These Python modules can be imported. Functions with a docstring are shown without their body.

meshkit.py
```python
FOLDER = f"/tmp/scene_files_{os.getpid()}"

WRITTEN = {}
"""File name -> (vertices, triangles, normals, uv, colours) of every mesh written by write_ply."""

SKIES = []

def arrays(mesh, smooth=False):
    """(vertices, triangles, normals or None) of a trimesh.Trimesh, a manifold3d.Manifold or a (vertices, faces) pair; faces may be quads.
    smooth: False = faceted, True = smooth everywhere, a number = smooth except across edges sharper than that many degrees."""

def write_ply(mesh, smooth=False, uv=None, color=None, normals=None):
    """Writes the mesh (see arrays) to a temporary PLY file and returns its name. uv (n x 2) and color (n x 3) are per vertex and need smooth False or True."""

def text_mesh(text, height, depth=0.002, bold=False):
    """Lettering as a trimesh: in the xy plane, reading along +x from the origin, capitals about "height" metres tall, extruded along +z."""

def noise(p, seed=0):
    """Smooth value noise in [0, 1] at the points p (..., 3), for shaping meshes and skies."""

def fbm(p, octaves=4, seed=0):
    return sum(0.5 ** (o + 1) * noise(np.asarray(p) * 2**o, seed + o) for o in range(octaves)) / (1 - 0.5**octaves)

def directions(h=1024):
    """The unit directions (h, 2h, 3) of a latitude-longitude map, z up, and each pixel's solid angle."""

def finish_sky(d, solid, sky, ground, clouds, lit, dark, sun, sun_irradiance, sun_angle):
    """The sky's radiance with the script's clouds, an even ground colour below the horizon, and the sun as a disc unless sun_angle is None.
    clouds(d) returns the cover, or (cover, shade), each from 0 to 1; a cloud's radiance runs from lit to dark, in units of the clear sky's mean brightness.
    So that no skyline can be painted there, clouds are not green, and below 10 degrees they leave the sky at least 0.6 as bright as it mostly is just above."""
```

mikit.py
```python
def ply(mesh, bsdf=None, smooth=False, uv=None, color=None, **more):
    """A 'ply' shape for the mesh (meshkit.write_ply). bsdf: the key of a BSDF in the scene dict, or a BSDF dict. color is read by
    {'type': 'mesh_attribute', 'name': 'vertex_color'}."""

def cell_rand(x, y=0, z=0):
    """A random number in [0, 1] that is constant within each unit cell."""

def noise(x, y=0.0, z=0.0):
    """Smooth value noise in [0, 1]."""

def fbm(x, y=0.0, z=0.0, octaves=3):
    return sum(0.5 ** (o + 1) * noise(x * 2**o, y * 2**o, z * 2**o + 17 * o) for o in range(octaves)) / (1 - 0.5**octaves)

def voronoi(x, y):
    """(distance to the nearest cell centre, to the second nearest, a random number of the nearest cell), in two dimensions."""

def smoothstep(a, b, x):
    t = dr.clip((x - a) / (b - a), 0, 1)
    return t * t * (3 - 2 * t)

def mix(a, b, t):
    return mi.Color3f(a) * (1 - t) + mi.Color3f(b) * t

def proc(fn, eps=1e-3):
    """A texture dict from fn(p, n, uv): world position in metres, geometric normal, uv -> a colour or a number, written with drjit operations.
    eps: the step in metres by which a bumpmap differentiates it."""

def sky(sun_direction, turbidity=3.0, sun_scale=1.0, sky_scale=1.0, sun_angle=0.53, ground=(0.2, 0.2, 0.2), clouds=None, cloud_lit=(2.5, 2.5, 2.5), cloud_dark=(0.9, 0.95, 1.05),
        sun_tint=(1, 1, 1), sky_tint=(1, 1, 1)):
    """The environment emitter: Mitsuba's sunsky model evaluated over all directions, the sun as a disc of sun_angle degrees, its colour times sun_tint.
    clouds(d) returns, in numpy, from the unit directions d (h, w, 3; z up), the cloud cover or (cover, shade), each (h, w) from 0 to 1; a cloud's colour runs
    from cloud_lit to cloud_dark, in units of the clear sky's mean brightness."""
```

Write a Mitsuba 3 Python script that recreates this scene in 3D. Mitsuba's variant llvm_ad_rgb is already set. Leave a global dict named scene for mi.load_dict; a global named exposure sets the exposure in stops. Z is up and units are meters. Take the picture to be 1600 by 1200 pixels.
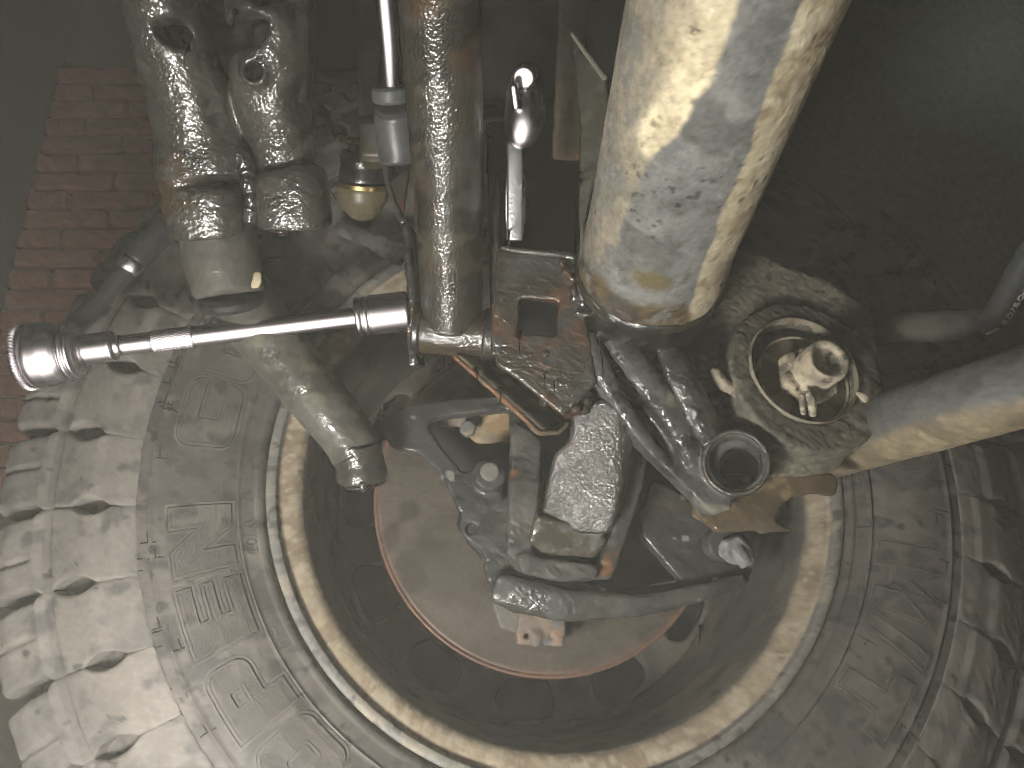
import math, numpy as np, trimesh, mitsuba as mi, drjit as dr, mikit, meshkit
import manifold3d as m3
from meshkit import fbm
from mikit import noise
T = mi.ScalarTransform4f
scene, labels = {}, {}

# ------------------------------------------------------------------ camera, lamps, glare veil, exposure
F, PITCH, CZ = 1256.0, math.radians(20), 0.24
CX = np.array([1.0, 0, 0]); CF = np.array([0, math.cos(PITCH), math.sin(PITCH)]); CU = np.array([0, -math.sin(PITCH), math.cos(PITCH)])
C0 = np.array([0, 0, CZ])
def cam(x, u, d): return C0 + x * CX + u * CU + d * CF          # right, up, forward of where the photographer stands (m)
def vec(x, u, d): return x * CX + u * CU + d * CF
def W(x, y, d): return cam((x - 800) / F * d, (600 - y) / F * d, d)  # a point of the place read off the photo at a given distance
GLARE = 0.095
scene['glare_medium'] = {'type': 'homogeneous', 'albedo': {'type': 'rgb', 'value': [0.96, 0.95, 0.86]}, 'sigma_t': GLARE}  # thin medium added to imitate lens glare lifting the blacks
scene['camera'] = {'type': 'perspective', 'fov': math.degrees(2 * math.atan(800 / F)), 'fov_axis': 'x', 'near_clip': 0.01, 'far_clip': 50.0,
                   'to_world': T().look_at(origin=C0.tolist(), target=(C0 + CF).tolist(), up=CU.tolist()), 'medium': {'type': 'ref', 'id': 'glare_medium'}}
exposure = 0.0
def lamp(key, pos, radius, rad, label):
    scene[key] = {'type': 'sphere', 'center': pos.tolist(), 'radius': radius, 'emitter': {'type': 'area', 'radiance': {'type': 'rgb', 'value': rad}},
                  'bsdf': {'type': 'diffuse'}, 'exterior': {'type': 'ref', 'id': 'glare_medium'}}
    labels[key] = {'label': label, 'category': 'lamp'}
lamp('inspection_lamp', cam(-0.195, -0.252, 0.160), 0.055, [134.0, 128.0, 118.0], 'bright inspection lamp held low beside the tyre, out of view')
lamp('fill_light', cam(-0.02, 0.03, -0.01), 0.012, [42.0, 43.0, 43.0], 'small fill light added beside the camera, out of view')  # weak unseen lamp added to lift the darkest parts

# ------------------------------------------------------------------ materials
def col(n='vertex_color'): return {'type': 'mesh_attribute', 'name': n}
def bump(b, amp, fn, eps): return {'type': 'bumpmap', 'relief': mikit.proc(fn, eps), 'scale': amp, 'bsdf': b}
def f_glit(p, n, uv): return noise(p.x * 760, p.y * 760, p.z * 760) + 0.6 * noise(p.x * 1500 + 7, p.y * 1500, p.z * 1500)
def f_grain(p, n, uv): return noise(p.x * 420, p.y * 420, p.z * 420) + 0.7 * noise(p.x * 900, p.y * 900, p.z * 900 + 5)
def f_rough(p, n, uv):
    k = noise(p.x * 60, p.y * 60, p.z * 60) * 0.6 + noise(p.x * 190, p.y * 190, p.z * 190) * 0.4
    return 0.24 + 0.46 * mikit.smoothstep(0.38, 0.62, k)
def two(b): return {'type': 'twosided', 'bsdf': b}
def pr(rough, spec=0.5, cc=0.0, metal=0.0, c=None):
    d = {'type': 'principled', 'base_color': c or col(), 'roughness': rough, 'specular': spec, 'metallic': metal}
    if cc: d.update(clearcoat=cc, clearcoat_gloss=0.9)
    return d
scene['m_rubber'] = two(bump(pr(0.62, 0.35), 0.00018, f_grain, 3e-4))
scene['m_dull'] = two(bump(pr(0.6, 0.4), 0.00025, f_grain, 3e-4))
scene['m_iron'] = two(bump(pr(mikit.proc(f_rough), 0.5), 0.00028, f_grain, 3e-4))
scene['m_mud'] = two(bump(pr(mikit.proc(f_rough), 0.5), 0.0003, f_grain, 3e-4))
scene['m_patchy'] = two(bump(pr(mikit.proc(f_rough), 0.6), 0.0003, f_grain, 3e-4))
scene['m_oily'] = two(bump(pr(0.13, 1.0, 1.0), 0.00045, f_glit, 2.5e-4))
scene['m_glitter'] = two(bump(pr(0.12, 1.0, 1.0), 0.00072, f_glit, 2.5e-4))
scene['m_wet'] = two(bump(pr(0.24, 0.9, 0.5), 0.00020, f_glit, 2.5e-4))
scene['m_smooth'] = two(pr(0.4, 0.5))
scene['m_chrome'] = two({'type': 'roughconductor', 'material': 'Cr', 'alpha': 0.26})
scene['m_chrome_soft'] = two({'type': 'roughconductor', 'material': 'Cr', 'alpha': 0.27})
scene['m_satin'] = two(bump({'type': 'principled', 'base_color': {'type': 'rgb', 'value': [0.55, 0.56, 0.57]}, 'roughness': 0.38, 'metallic': 1.0}, 0.00012, f_glit, 2.5e-4))
scene['m_brass'] = two(pr(0.25, 0.5, 0, 1.0))
scene['m_disc'] = two(pr(0.45, 0.5, 0, 0.35))

# ------------------------------------------------------------------ helpers: meshes
def ss(a, b, x): t = np.clip((x - a) / (b - a), 0, 1); return t * t * (3 - 2 * t)
def paint(v, base, *layers):
    """Base colour with blotches: layers of (colour, frequency per metre, low, high, seed)."""
    c = np.tile(np.asarray(base, float), (len(v), 1))
    for k, fr, lo, hi, sd in layers:
        w = ss(lo, hi, fbm(v * fr, 3, sd))[:, None]
        c = c * (1 - w) + np.asarray(k) * w
    return c
def grain(v, c, amp=.22, sd=900):
    """Fine dirt: small light and dark specks over a painted colour."""
    a = fbm(v * 330, 2, sd) - .5; b = fbm(v * 800, 1, sd + 7) - .5
    return c * (1 + amp * (1.3 * a + .9 * b))[:, None]
def pal(base, *layers): return lambda v: grain(v, paint(v, base, *layers))
def displace(m, amp, fr, sd=0, octaves=3):
    n = np.array(m.vertex_normals)
    m.vertices = m.vertices + n * ((fbm(np.array(m.vertices) * fr, octaves, sd) - 0.5) * 2 * amp)[:, None]
    return m
def tri(man):
    if isinstance(man, trimesh.Trimesh): return man
    k = man.to_mesh(); return trimesh.Trimesh(np.array(k.vert_properties[:, :3], float), np.array(k.tri_verts), process=False)
def man(m):
    m = tri(m); m = trimesh.Trimesh(m.vertices, m.faces, process=True)
    return m3.Manifold(m3.Mesh(np.asarray(m.vertices, np.float32), np.asarray(m.faces, np.uint32)))
def nets(f, iso=.5):
    """Even mesh of the level set of a grid of numbers (surface nets)."""
    ins = f > iso; n = np.array(f.shape) - 1
    tot, cnt = np.zeros((*n, 3), np.float32), np.zeros(n, np.float32)
    cut = lambda o: tuple(slice(o[k], o[k] + n[k]) for k in range(3))
    for ax in range(3):
        o1, o2 = [k for k in range(3) if k != ax]
        for d1 in (0, 1):
            for d2 in (0, 1):
                A = [0, 0, 0]; A[o1], A[o2] = d1, d2; B = list(A); B[ax] = 1
                fa, fb = f[cut(A)], f[cut(B)]; x = (fa > iso) != (fb > iso)
                t = np.where(x, (iso - fa) / np.where(x, fb - fa, 1), 0)
                for k in range(3): tot[..., k] += x * (A[k] + (t if k == ax else 0))
                cnt += x
    act = cnt > 0; idx = np.full(n, -1); idx[act] = np.arange(act.sum())
    v = tot[act] / cnt[act][:, None] + np.argwhere(act); faces = []
    for ax in range(3):
        o1, o2 = (ax + 1) % 3, (ax + 2) % 3
        sl0 = [slice(1, -1)] * 3; sl1 = [slice(1, -1)] * 3; sl0[ax] = slice(0, -1); sl1[ax] = slice(1, None)
        a_, b_ = ins[tuple(sl0)], ins[tuple(sl1)]
        for x, flip in ((a_ & ~b_, False), (~a_ & b_, True)):
            p = np.argwhere(x); p[:, o1] += 1; p[:, o2] += 1
            q = []
            for d1, d2 in ((1, 1), (0, 1), (0, 0), (1, 0)):
                c = p.copy(); c[:, o1] -= d1; c[:, o2] -= d2; q.append(idx[c[:, 0], c[:, 1], c[:, 2]])
            q = np.stack(q[::-1] if flip else q, 1); q = q[(q >= 0).all(1)]; faces.append(np.vstack([q[:, [0, 1, 2]], q[:, [0, 2, 3]]]))
    return v, np.vstack(faces)
def soft(M, length=0.003, it=6):
    """The solid re-meshed evenly with its edges rounded over, as castings and worn plates are."""
    from scipy.ndimage import gaussian_filter
    from PIL import Image, ImageDraw, ImageChops
    M = M if isinstance(M, m3.Manifold) else man(M)
    h = length * .5; lo, hi = np.array(M.bounding_box()[:3]) - 4 * h, np.array(M.bounding_box()[3:]) + 4 * h
    n = np.ceil((hi - lo) / h).astype(int) + 1; S = 3; g = np.zeros(n, np.float32)
    for k in range(n[2]):
        acc = 0
        for dz in (-.25, .25):
            im = np.zeros((n[1] * S, n[0] * S), np.int8)
            for poly in M.slice(lo[2] + (k + dz) * h).to_polygons():
                q = (np.asarray(poly) - lo[:2]) / h * S + (S - 1) / 2; w = np.sign(np.sum(q[:, 0] * np.roll(q[:, 1], -1) - q[:, 1] * np.roll(q[:, 0], -1)))
                pic = Image.new('L', (n[0] * S, n[1] * S)); ImageDraw.Draw(pic).polygon([tuple(t) for t in q], fill=1); im += (np.asarray(pic) * w).astype(np.int8)
            acc = acc + (im > 0).reshape(n[1], S, n[0], S).mean((1, 3)).T
        g[:, :, k] = acc / 2
    v, f = nets(gaussian_filter(g, .55 + .11 * it))
    m = trimesh.Trimesh(lo + v * h, f, process=False)
    m = trimesh.smoothing.filter_taubin(m, lamb=0.5, nu=0.51, iterations=4)
    if m.volume < 0: m.invert()
    return m
def union(*ms): return m3.Manifold.batch_boolean([x if isinstance(x, m3.Manifold) else man(x) for x in ms], m3.OpType.Add)
def sub(a, *ms):
    r = a if isinstance(a, m3.Manifold) else man(a)
    for x in ms: r = r - (x if isinstance(x, m3.Manifold) else man(x))
    return r
def grid(rows, closed_u=True):
    """Closed surface from rows of rings (k, n, 3), capped at both ends."""
    k, n = rows.shape[:2]
    v = rows.reshape(-1, 3); i, j = np.meshgrid(np.arange(k - 1), np.arange(n), indexing='ij'); j2 = (j + 1) % n
    a, b, c, d = i * n + j, i * n + j2, (i + 1) * n + j2, (i + 1) * n + j
    f = np.concatenate([np.stack([a, b, c], -1).reshape(-1, 3), np.stack([a, c, d], -1).reshape(-1, 3)])
    v = np.vstack([v, rows[0].mean(0), rows[-1].mean(0)]); J = np.arange(n); J2 = (J + 1) % n
    f = np.vstack([f, np.stack([J * 0 + k * n, J2, J], -1), np.stack([J * 0 + k * n + 1, (k - 1) * n + J, (k - 1) * n + J2], -1)])
    m = trimesh.Trimesh(v, f, process=False)
    if m.volume < 0: m.invert()
    return m
def frames(P):
    t = np.gradient(P, axis=0); t /= np.linalg.norm(t, axis=1, keepdims=True)
    u = np.cross(t[0], CF); u = u if np.linalg.norm(u) > 0.05 else np.cross(t[0], CX)
    U = []
    for k in t:
        u = u - k * (u @ k); u /= np.linalg.norm(u); U.append(u)
    U = np.array(U); return t, U, np.cross(t, U)
def resample(P, R, step):
    from scipy.interpolate import PchipInterpolator
    s = np.r_[0, np.cumsum(np.linalg.norm(np.diff(P, axis=0), axis=1))]
    k = max(int(s[-1] / step), 3) + 1; q = np.linspace(0, s[-1], k)
    return PchipInterpolator(s, P)(q), PchipInterpolator(s, R)(q)
def sweep(P, R, step=0.003, sides=None, bevel=0.0015, flat=None, power=2.0, roll=0.0):
    """Tube through the world points P with radii R (m); flat: second radius factor across the view; rounded ends."""
    P, R = resample(np.asarray(P, float), np.asarray(R, float), step)
    if bevel:
        d0, d1 = (P[1] - P[0]) / np.linalg.norm(P[1] - P[0]), (P[-1] - P[-2]) / np.linalg.norm(P[-1] - P[-2])
        P = np.vstack([P[0], P[0] + d0 * bevel * 0.3, P[0] + d0 * bevel, P[1:-1], P[-1] - d1 * bevel, P[-1] - d1 * bevel * 0.3, P[-1]])
        R = np.r_[max(R[0] - bevel, R[0] * .3), R[0] - bevel * .3, R[0], R[1:-1], R[-1], R[-1] - bevel * .3, max(R[-1] - bevel, R[-1] * .3)]
    n = sides or int(np.clip(2 * np.pi * R.max() / step, 16, 140))
    a = np.arange(n) * 2 * np.pi / n
    t, U, V = frames(P); U, V = math.cos(roll) * U + math.sin(roll) * V, math.cos(roll) * V - math.sin(roll) * U
    ca, sa = np.cos(a), np.sin(a)
    if power != 2: ca, sa = np.sign(ca) * abs(ca) ** (2 / power), np.sign(sa) * abs(sa) ** (2 / power)
    rows = P[:, None] + R[:, None, None] * (ca[None, :, None] * U[:, None] + (flat or 1.0) * sa[None, :, None] * V[:, None])
    return grid(rows)
def tube(pts, **k):
    """Tube through (x, y, distance, radius in photo pixels at that distance)."""
    return sweep([W(x, y, d) for x, y, d, r in pts], [r * d / F for x, y, d, r in pts], **k)
def basis(n):
    n = n / np.linalg.norm(n); u = np.cross(CU, n); u = u if np.linalg.norm(u) > 0.1 else np.cross(CF, n); u /= np.linalg.norm(u)
    return u, np.cross(n, u), n
def lathe(o, axis, prof, seg=96, fn=None):
    """Solid of revolution about axis through o, profile (radius, height along axis), closed at both ends."""
    u, v, n = basis(np.asarray(axis, float)); prof = np.asarray(prof, float); a = np.arange(seg) * 2 * np.pi / seg
    r = np.repeat(prof[:, :1], seg, 1)
    if fn is not None: r = fn(r, a[None], prof[:, 1:])
    return grid(o + r[..., None] * (np.cos(a)[None, :, None] * u + np.sin(a)[None, :, None] * v) + prof[:, 1, None, None] * n)
def ring(o, axis, ro, ri, h0, h1, seg=72, b=0.0006):
    """A washer or short pipe: closed torus-like section."""
    p = [(ri, h0), (ri, h1 - b), (ri + b, h1), (ro - b, h1), (ro, h1 - b), (ro, h0)]
    u, v, n = basis(np.asarray(axis, float)); a = np.arange(seg) * 2 * np.pi / seg
    V = np.array([[o + r * (math.cos(t) * u + math.sin(t) * v) + h * n for r, h in p] for t in a]).reshape(-1, 3); k = len(p); f = []
    for i in range(seg):
        for j in range(k):
            A, B, C, D = i * k + j, i * k + (j + 1) % k, ((i + 1) % seg) * k + (j + 1) % k, ((i + 1) % seg) * k + j
            f += [[A, B, C], [A, C, D]]
    m = trimesh.Trimesh(V, f, process=False)
    if m.volume < 0: m.invert()
    return m
class Plane:
    """A real plane through the photo point (x, y) at distance d, with a normal given as (right, up, towards the viewer)."""
    def __init__(s, x, y, d, n=(0, 0, 1)):
        s.o = W(x, y, d); s.n = vec(n[0], n[1], -n[2]); s.n /= np.linalg.norm(s.n)
        s.u = np.cross(CU, s.n); s.u /= np.linalg.norm(s.u); s.v = np.cross(s.n, s.u)
    def at(s, x, y, lift=0.0):
        r = W(x, y, 1.0) - C0
        return C0 + r * ((s.o + lift * s.n - C0) @ s.n) / (r @ s.n)
    def p2(s, x, y): q = s.at(x, y) - s.o; return [q @ s.u, q @ s.v]
    def plate(s, outer, thick, holes=(), corner=0.002, lift=0.0):
        cs = m3.CrossSection([[s.p2(*p) for p in outer]], m3.FillRule.NonZero)
        if corner: cs = cs.offset(-corner, m3.JoinType.Round).offset(2 * corner, m3.JoinType.Round).offset(-corner, m3.JoinType.Round)
        for h in holes:
            if len(h) == 3: x, y, r = h; h = [(x + r * math.cos(t), y + r * math.sin(t)) for t in np.linspace(0, 2 * np.pi, 25)[:-1]]
            k = m3.CrossSection([[s.p2(*p) for p in h]], m3.FillRule.NonZero)
            if corner and len(h) < 20: k = k.offset(-corner * .7, m3.JoinType.Round).offset(corner * .7, m3.JoinType.Round)
            cs = cs - k
        M = m3.Manifold.extrude(cs, thick).translate([0, 0, -thick + lift])
        return M.transform(np.c_[s.u, s.v, s.n, s.o])
def box(o, ex, ey, ez, sx, sy, sz):
    b = trimesh.creation.box([sx, sy, sz]); b.vertices = o + b.vertices[:, :1] * ex + b.vertices[:, 1:2] * ey + b.vertices[:, 2:] * ez
    if b.volume < 0: b.invert()
    return b
def split_smooth(m, angle):
    m = trimesh.Trimesh(m.vertices, m.faces, process=True)
    return trimesh.graph.smooth_shade(m, angle=np.radians(angle), facet_minarea=None)

# ------------------------------------------------------------------ helpers: entries of the scene
def numbered(key):
    if key not in scene and key not in labels: return key
    i = 1
    while f'{key}_{i:03d}' in scene or f'{key}_{i:03d}' in labels: i += 1
    return f'{key}_{i:03d}'
KDARK = {'m_iron': .58, 'm_glitter': .24, 'm_oily': .19, 'm_wet': .32, 'm_patchy': .52, 'm_dull': .8, 'm_rubber': .66}        # how much wet grease and dirt darken the colours below
def add(key, m, mat, colour=None, smooth=True, angle=None, parent=None, label=None, cat=None, group=None, kind=None):
    key = numbered(f'{parent}__{key}' if parent else key)
    m = tri(m)
    if angle: m = split_smooth(m, angle)
    extra = {}
    if mat not in ('m_chrome', 'm_chrome_soft', 'm_satin'):
        c = colour(np.array(m.vertices)) if callable(colour) else np.tile(colour, (len(m.vertices), 1))
        extra['color'] = np.clip(c * KDARK.get(mat, 1), 0, 1)
    scene[key] = mikit.ply(m, mat, smooth=smooth, **extra)
    tag(key, label, cat, group, kind)
    return key
def tag(key, label=None, cat=None, group=None, kind=None):
    d = {k: v for k, v in (('label', label), ('category', cat), ('group', group), ('kind', kind)) if v}
    if d: labels[key] = {**labels.get(key, {}), **d}
def thing(key, label, cat, group=None):
    key = numbered(key); tag(key, label, cat, group); return key

# ------------------------------------------------------------------ palettes (linear base colours)
SAND, TAN, OLIVE, RUST, GREY, DARK, OIL = (.56, .45, .28), (.34, .27, .17), (.13, .11, .065), (.20, .095, .045), (.15, .155, .155), (.035, .035, .032), (.07, .065, .05)
p_iron = pal((.10, .10, .095), (OLIVE, 35, .45, .6, 1), (GREY, 60, .5, .66, 2), (DARK, 25, .55, .7, 3), (RUST, 45, .62, .75, 4))
p_brown = pal((.12, .095, .06), (RUST, 40, .45, .62, 5), (OIL, 30, .5, .65, 6), (GREY, 70, .58, .7, 7))
p_grease = pal((.06, .058, .05), (OLIVE, 40, .48, .62, 8), ((.03, .03, .03), 60, .5, .65, 9))
p_grey = pal((.15, .15, .14), ((.22, .21, .18), 50, .45, .65, 10), ((.09, .09, .085), 90, .5, .65, 11), (TAN, 30, .6, .75, 12))
p_dark = pal((.03, .03, .029), ((.05, .048, .04), 30, .4, .7, 13))
p_cast = pal((.155, .143, .112), ((.23, .208, .158), 260, .47, .66, 14), ((.085, .08, .066), 190, .5, .66, 15), ((.115, .107, .087), 30, .45, .65, 16))

# ------------------------------------------------------------------ the setting: ground, brick wall, plaster, side wall
add('ground', box(np.array([0, 1.0, -0.02]), *np.eye(3), 8, 8, 0.04), 'm_dull', pal((.12, .115, .11)), smooth=False, kind='structure')
WY = 1.85                                                        # the wall stands this far ahead
def onwall(x, y): r = W(x, y, 1) - C0; return C0 + r * WY / r[1]
corner = onwall(72, 190)[0]
top_z = onwall(150, 95)[2]
add('wall', box(np.array([corner + 1.6, WY + 0.11, top_z / 2 + 0.7]), *np.eye(3), 3.2, 0.18, top_z + 1.4), 'm_dull', pal((.27, .235, .19), ((.22, .19, .155), 6, .4, .7, 20)), smooth=False, kind='structure',
    label='wall behind the wheel: red brick courses below, bare brown plaster above')
CH, BL = 0.0585, 0.222
def brick_mesh(s):
    b = m3.Manifold.cube([BL - .011, .03, CH - .011], True)
    m = tri(b.refine_to_length(.02)); m = trimesh.Trimesh(m.vertices, m.faces, process=True)
    return displace(m, .0008, 40, s, 2)
bricks = []
for s in range(4):
    c = pal([(.68, .28, .20), (.64, .26, .185), (.74, .30, .21), (.60, .26, .20)][s], ((.56, .235, .165), 20, .4, .7, 21 + s))
    m = brick_mesh(s); bricks.append(mikit.ply(m, 'm_dull', smooth=True, color=c(np.array(m.vertices) + s)))
rng = np.random.default_rng(3)
zc, row = onwall(150, 120)[2], 0
while zc > onwall(20, 780)[2]:
    xs = corner + 0.004 + (BL / 2 if row % 2 else 0)
    if row % 2:                                                  # half brick at the corner
        scene[numbered('wall__brick')] = {**bricks[row % 4], 'to_world': T().translate([corner + BL / 4, WY + .006, zc]).scale([.46, 1, 1])}
    for k in range(int((onwall(575, 150)[0] - corner) / BL) + 1):
        scene[numbered('wall__brick')] = {**bricks[rng.integers(4)], 'to_world': T().translate([xs + BL / 2 + k * BL + rng.normal(0, .001), WY + .006 + rng.normal(0, .001), zc])}
    zc -= CH; row += 1
add('side_wall', box(np.array([corner - .10, WY - 1.1, 1.2]), *np.eye(3), .2, 2.6, 3.2), 'm_dull', pal((.085, .088, .088), ((.12, .12, .12), 5, .45, .7, 30), ((.06, .06, .06), 14, .5, .7, 31)), smooth=False, kind='structure')

# ------------------------------------------------------------------ wheel: tyre, rim
PSI = 0.10
WN = np.array([math.sin(PSI), -math.cos(PSI), 0]); WE = np.array([math.cos(PSI), math.sin(PSI), 0]); WU = np.array([0, 0, 1.0])
WC = cam(.0392, -.0672, .611)
def wheel(r, phi, h):
    """Point on the wheel: radius, angle clockwise as seen from the camera (0 = right), height above the rim plane towards the axle."""
    r, phi, h = np.broadcast_arrays(r, phi, h)
    return WC + r[..., None] * (np.cos(phi)[..., None] * WE - np.sin(phi)[..., None] * WU) + h[..., None] * WN
def wlathe(prof, seg=720, disp=0, dfr=60):
    prof = np.asarray(prof, float); a = np.arange(seg) * 2 * np.pi / seg
    g = wheel(prof[:, :1], a[None], prof[:, 1:]); k, n = g.shape[:2]
    i, j = np.meshgrid(np.arange(k), np.arange(n), indexing='ij'); j2 = (j + 1) % n; i2 = (i + 1) % k
    A, B, C, D = i * n + j, i2 * n + j, i2 * n + j2, i * n + j2
    m = trimesh.Trimesh(g.reshape(-1, 3), np.concatenate([np.stack([A, B, C], -1).reshape(-1, 3), np.stack([A, C, D], -1).reshape(-1, 3)]), process=False)
    if m.volume < 0: m.invert()
    if disp: displace(m, disp, dfr)
    return m
def dense(p, step):
    out = []
    for a, b in zip(p[:-1], p[1:]):
        k = max(1, int(math.hypot(b[0] - a[0], b[1] - a[1]) / step)); out += [tuple(np.array(a) + (np.array(b) - a) * t / k) for t in range(k)]
    return out + [p[-1]]
SIDE = [(.2205, -.012), (.2205, .000), (.2225, .0052), (.2255, .0068), (.2262, .0060), (.2362, .0098), (.2368, .0112), (.2376, .0112), (.2382, .0100), (.247, .0140), (.262, .0178),
        (.280, .0195), (.2925, .0188), (.2935, .0200), (.2950, .0200), (.2960, .0182), (.317, .0142), (.320, .0060), (.345, -.0080), (.3665, -.018), (.374, -.024), (.388, -.036), (.400, -.050)]
SR, SH = np.array([p[0] for p in SIDE]), np.array([p[1] for p in SIDE])
wh = thing('wheel', 'large off-road wheel with chunky dusty tyre and steel rim, seen from its inner side', 'wheel')
p_rubber = pal((.112, .104, .097), ((.155, .142, .130), 14, .4, .62, 40), ((.080, .077, .073), 45, .5, .68, 41), ((.19, .172, .155), 28, .6, .78, 42), ((.075, .073, .07), 120, .60, .70, 43), ((.06, .058, .055), 75, .69, .75, 39))
tyre = add('tyre', wlathe(dense(SIDE + [(.404, -.08), (.404, -.19), (.35, -.235), (.29, -.25), (.225, -.23), (.2195, -.20)], .0022), 1250, .0005, 45), 'm_rubber', p_rubber, parent=wh,
           label='dusty grey-brown tyre with raised lettering')
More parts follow.
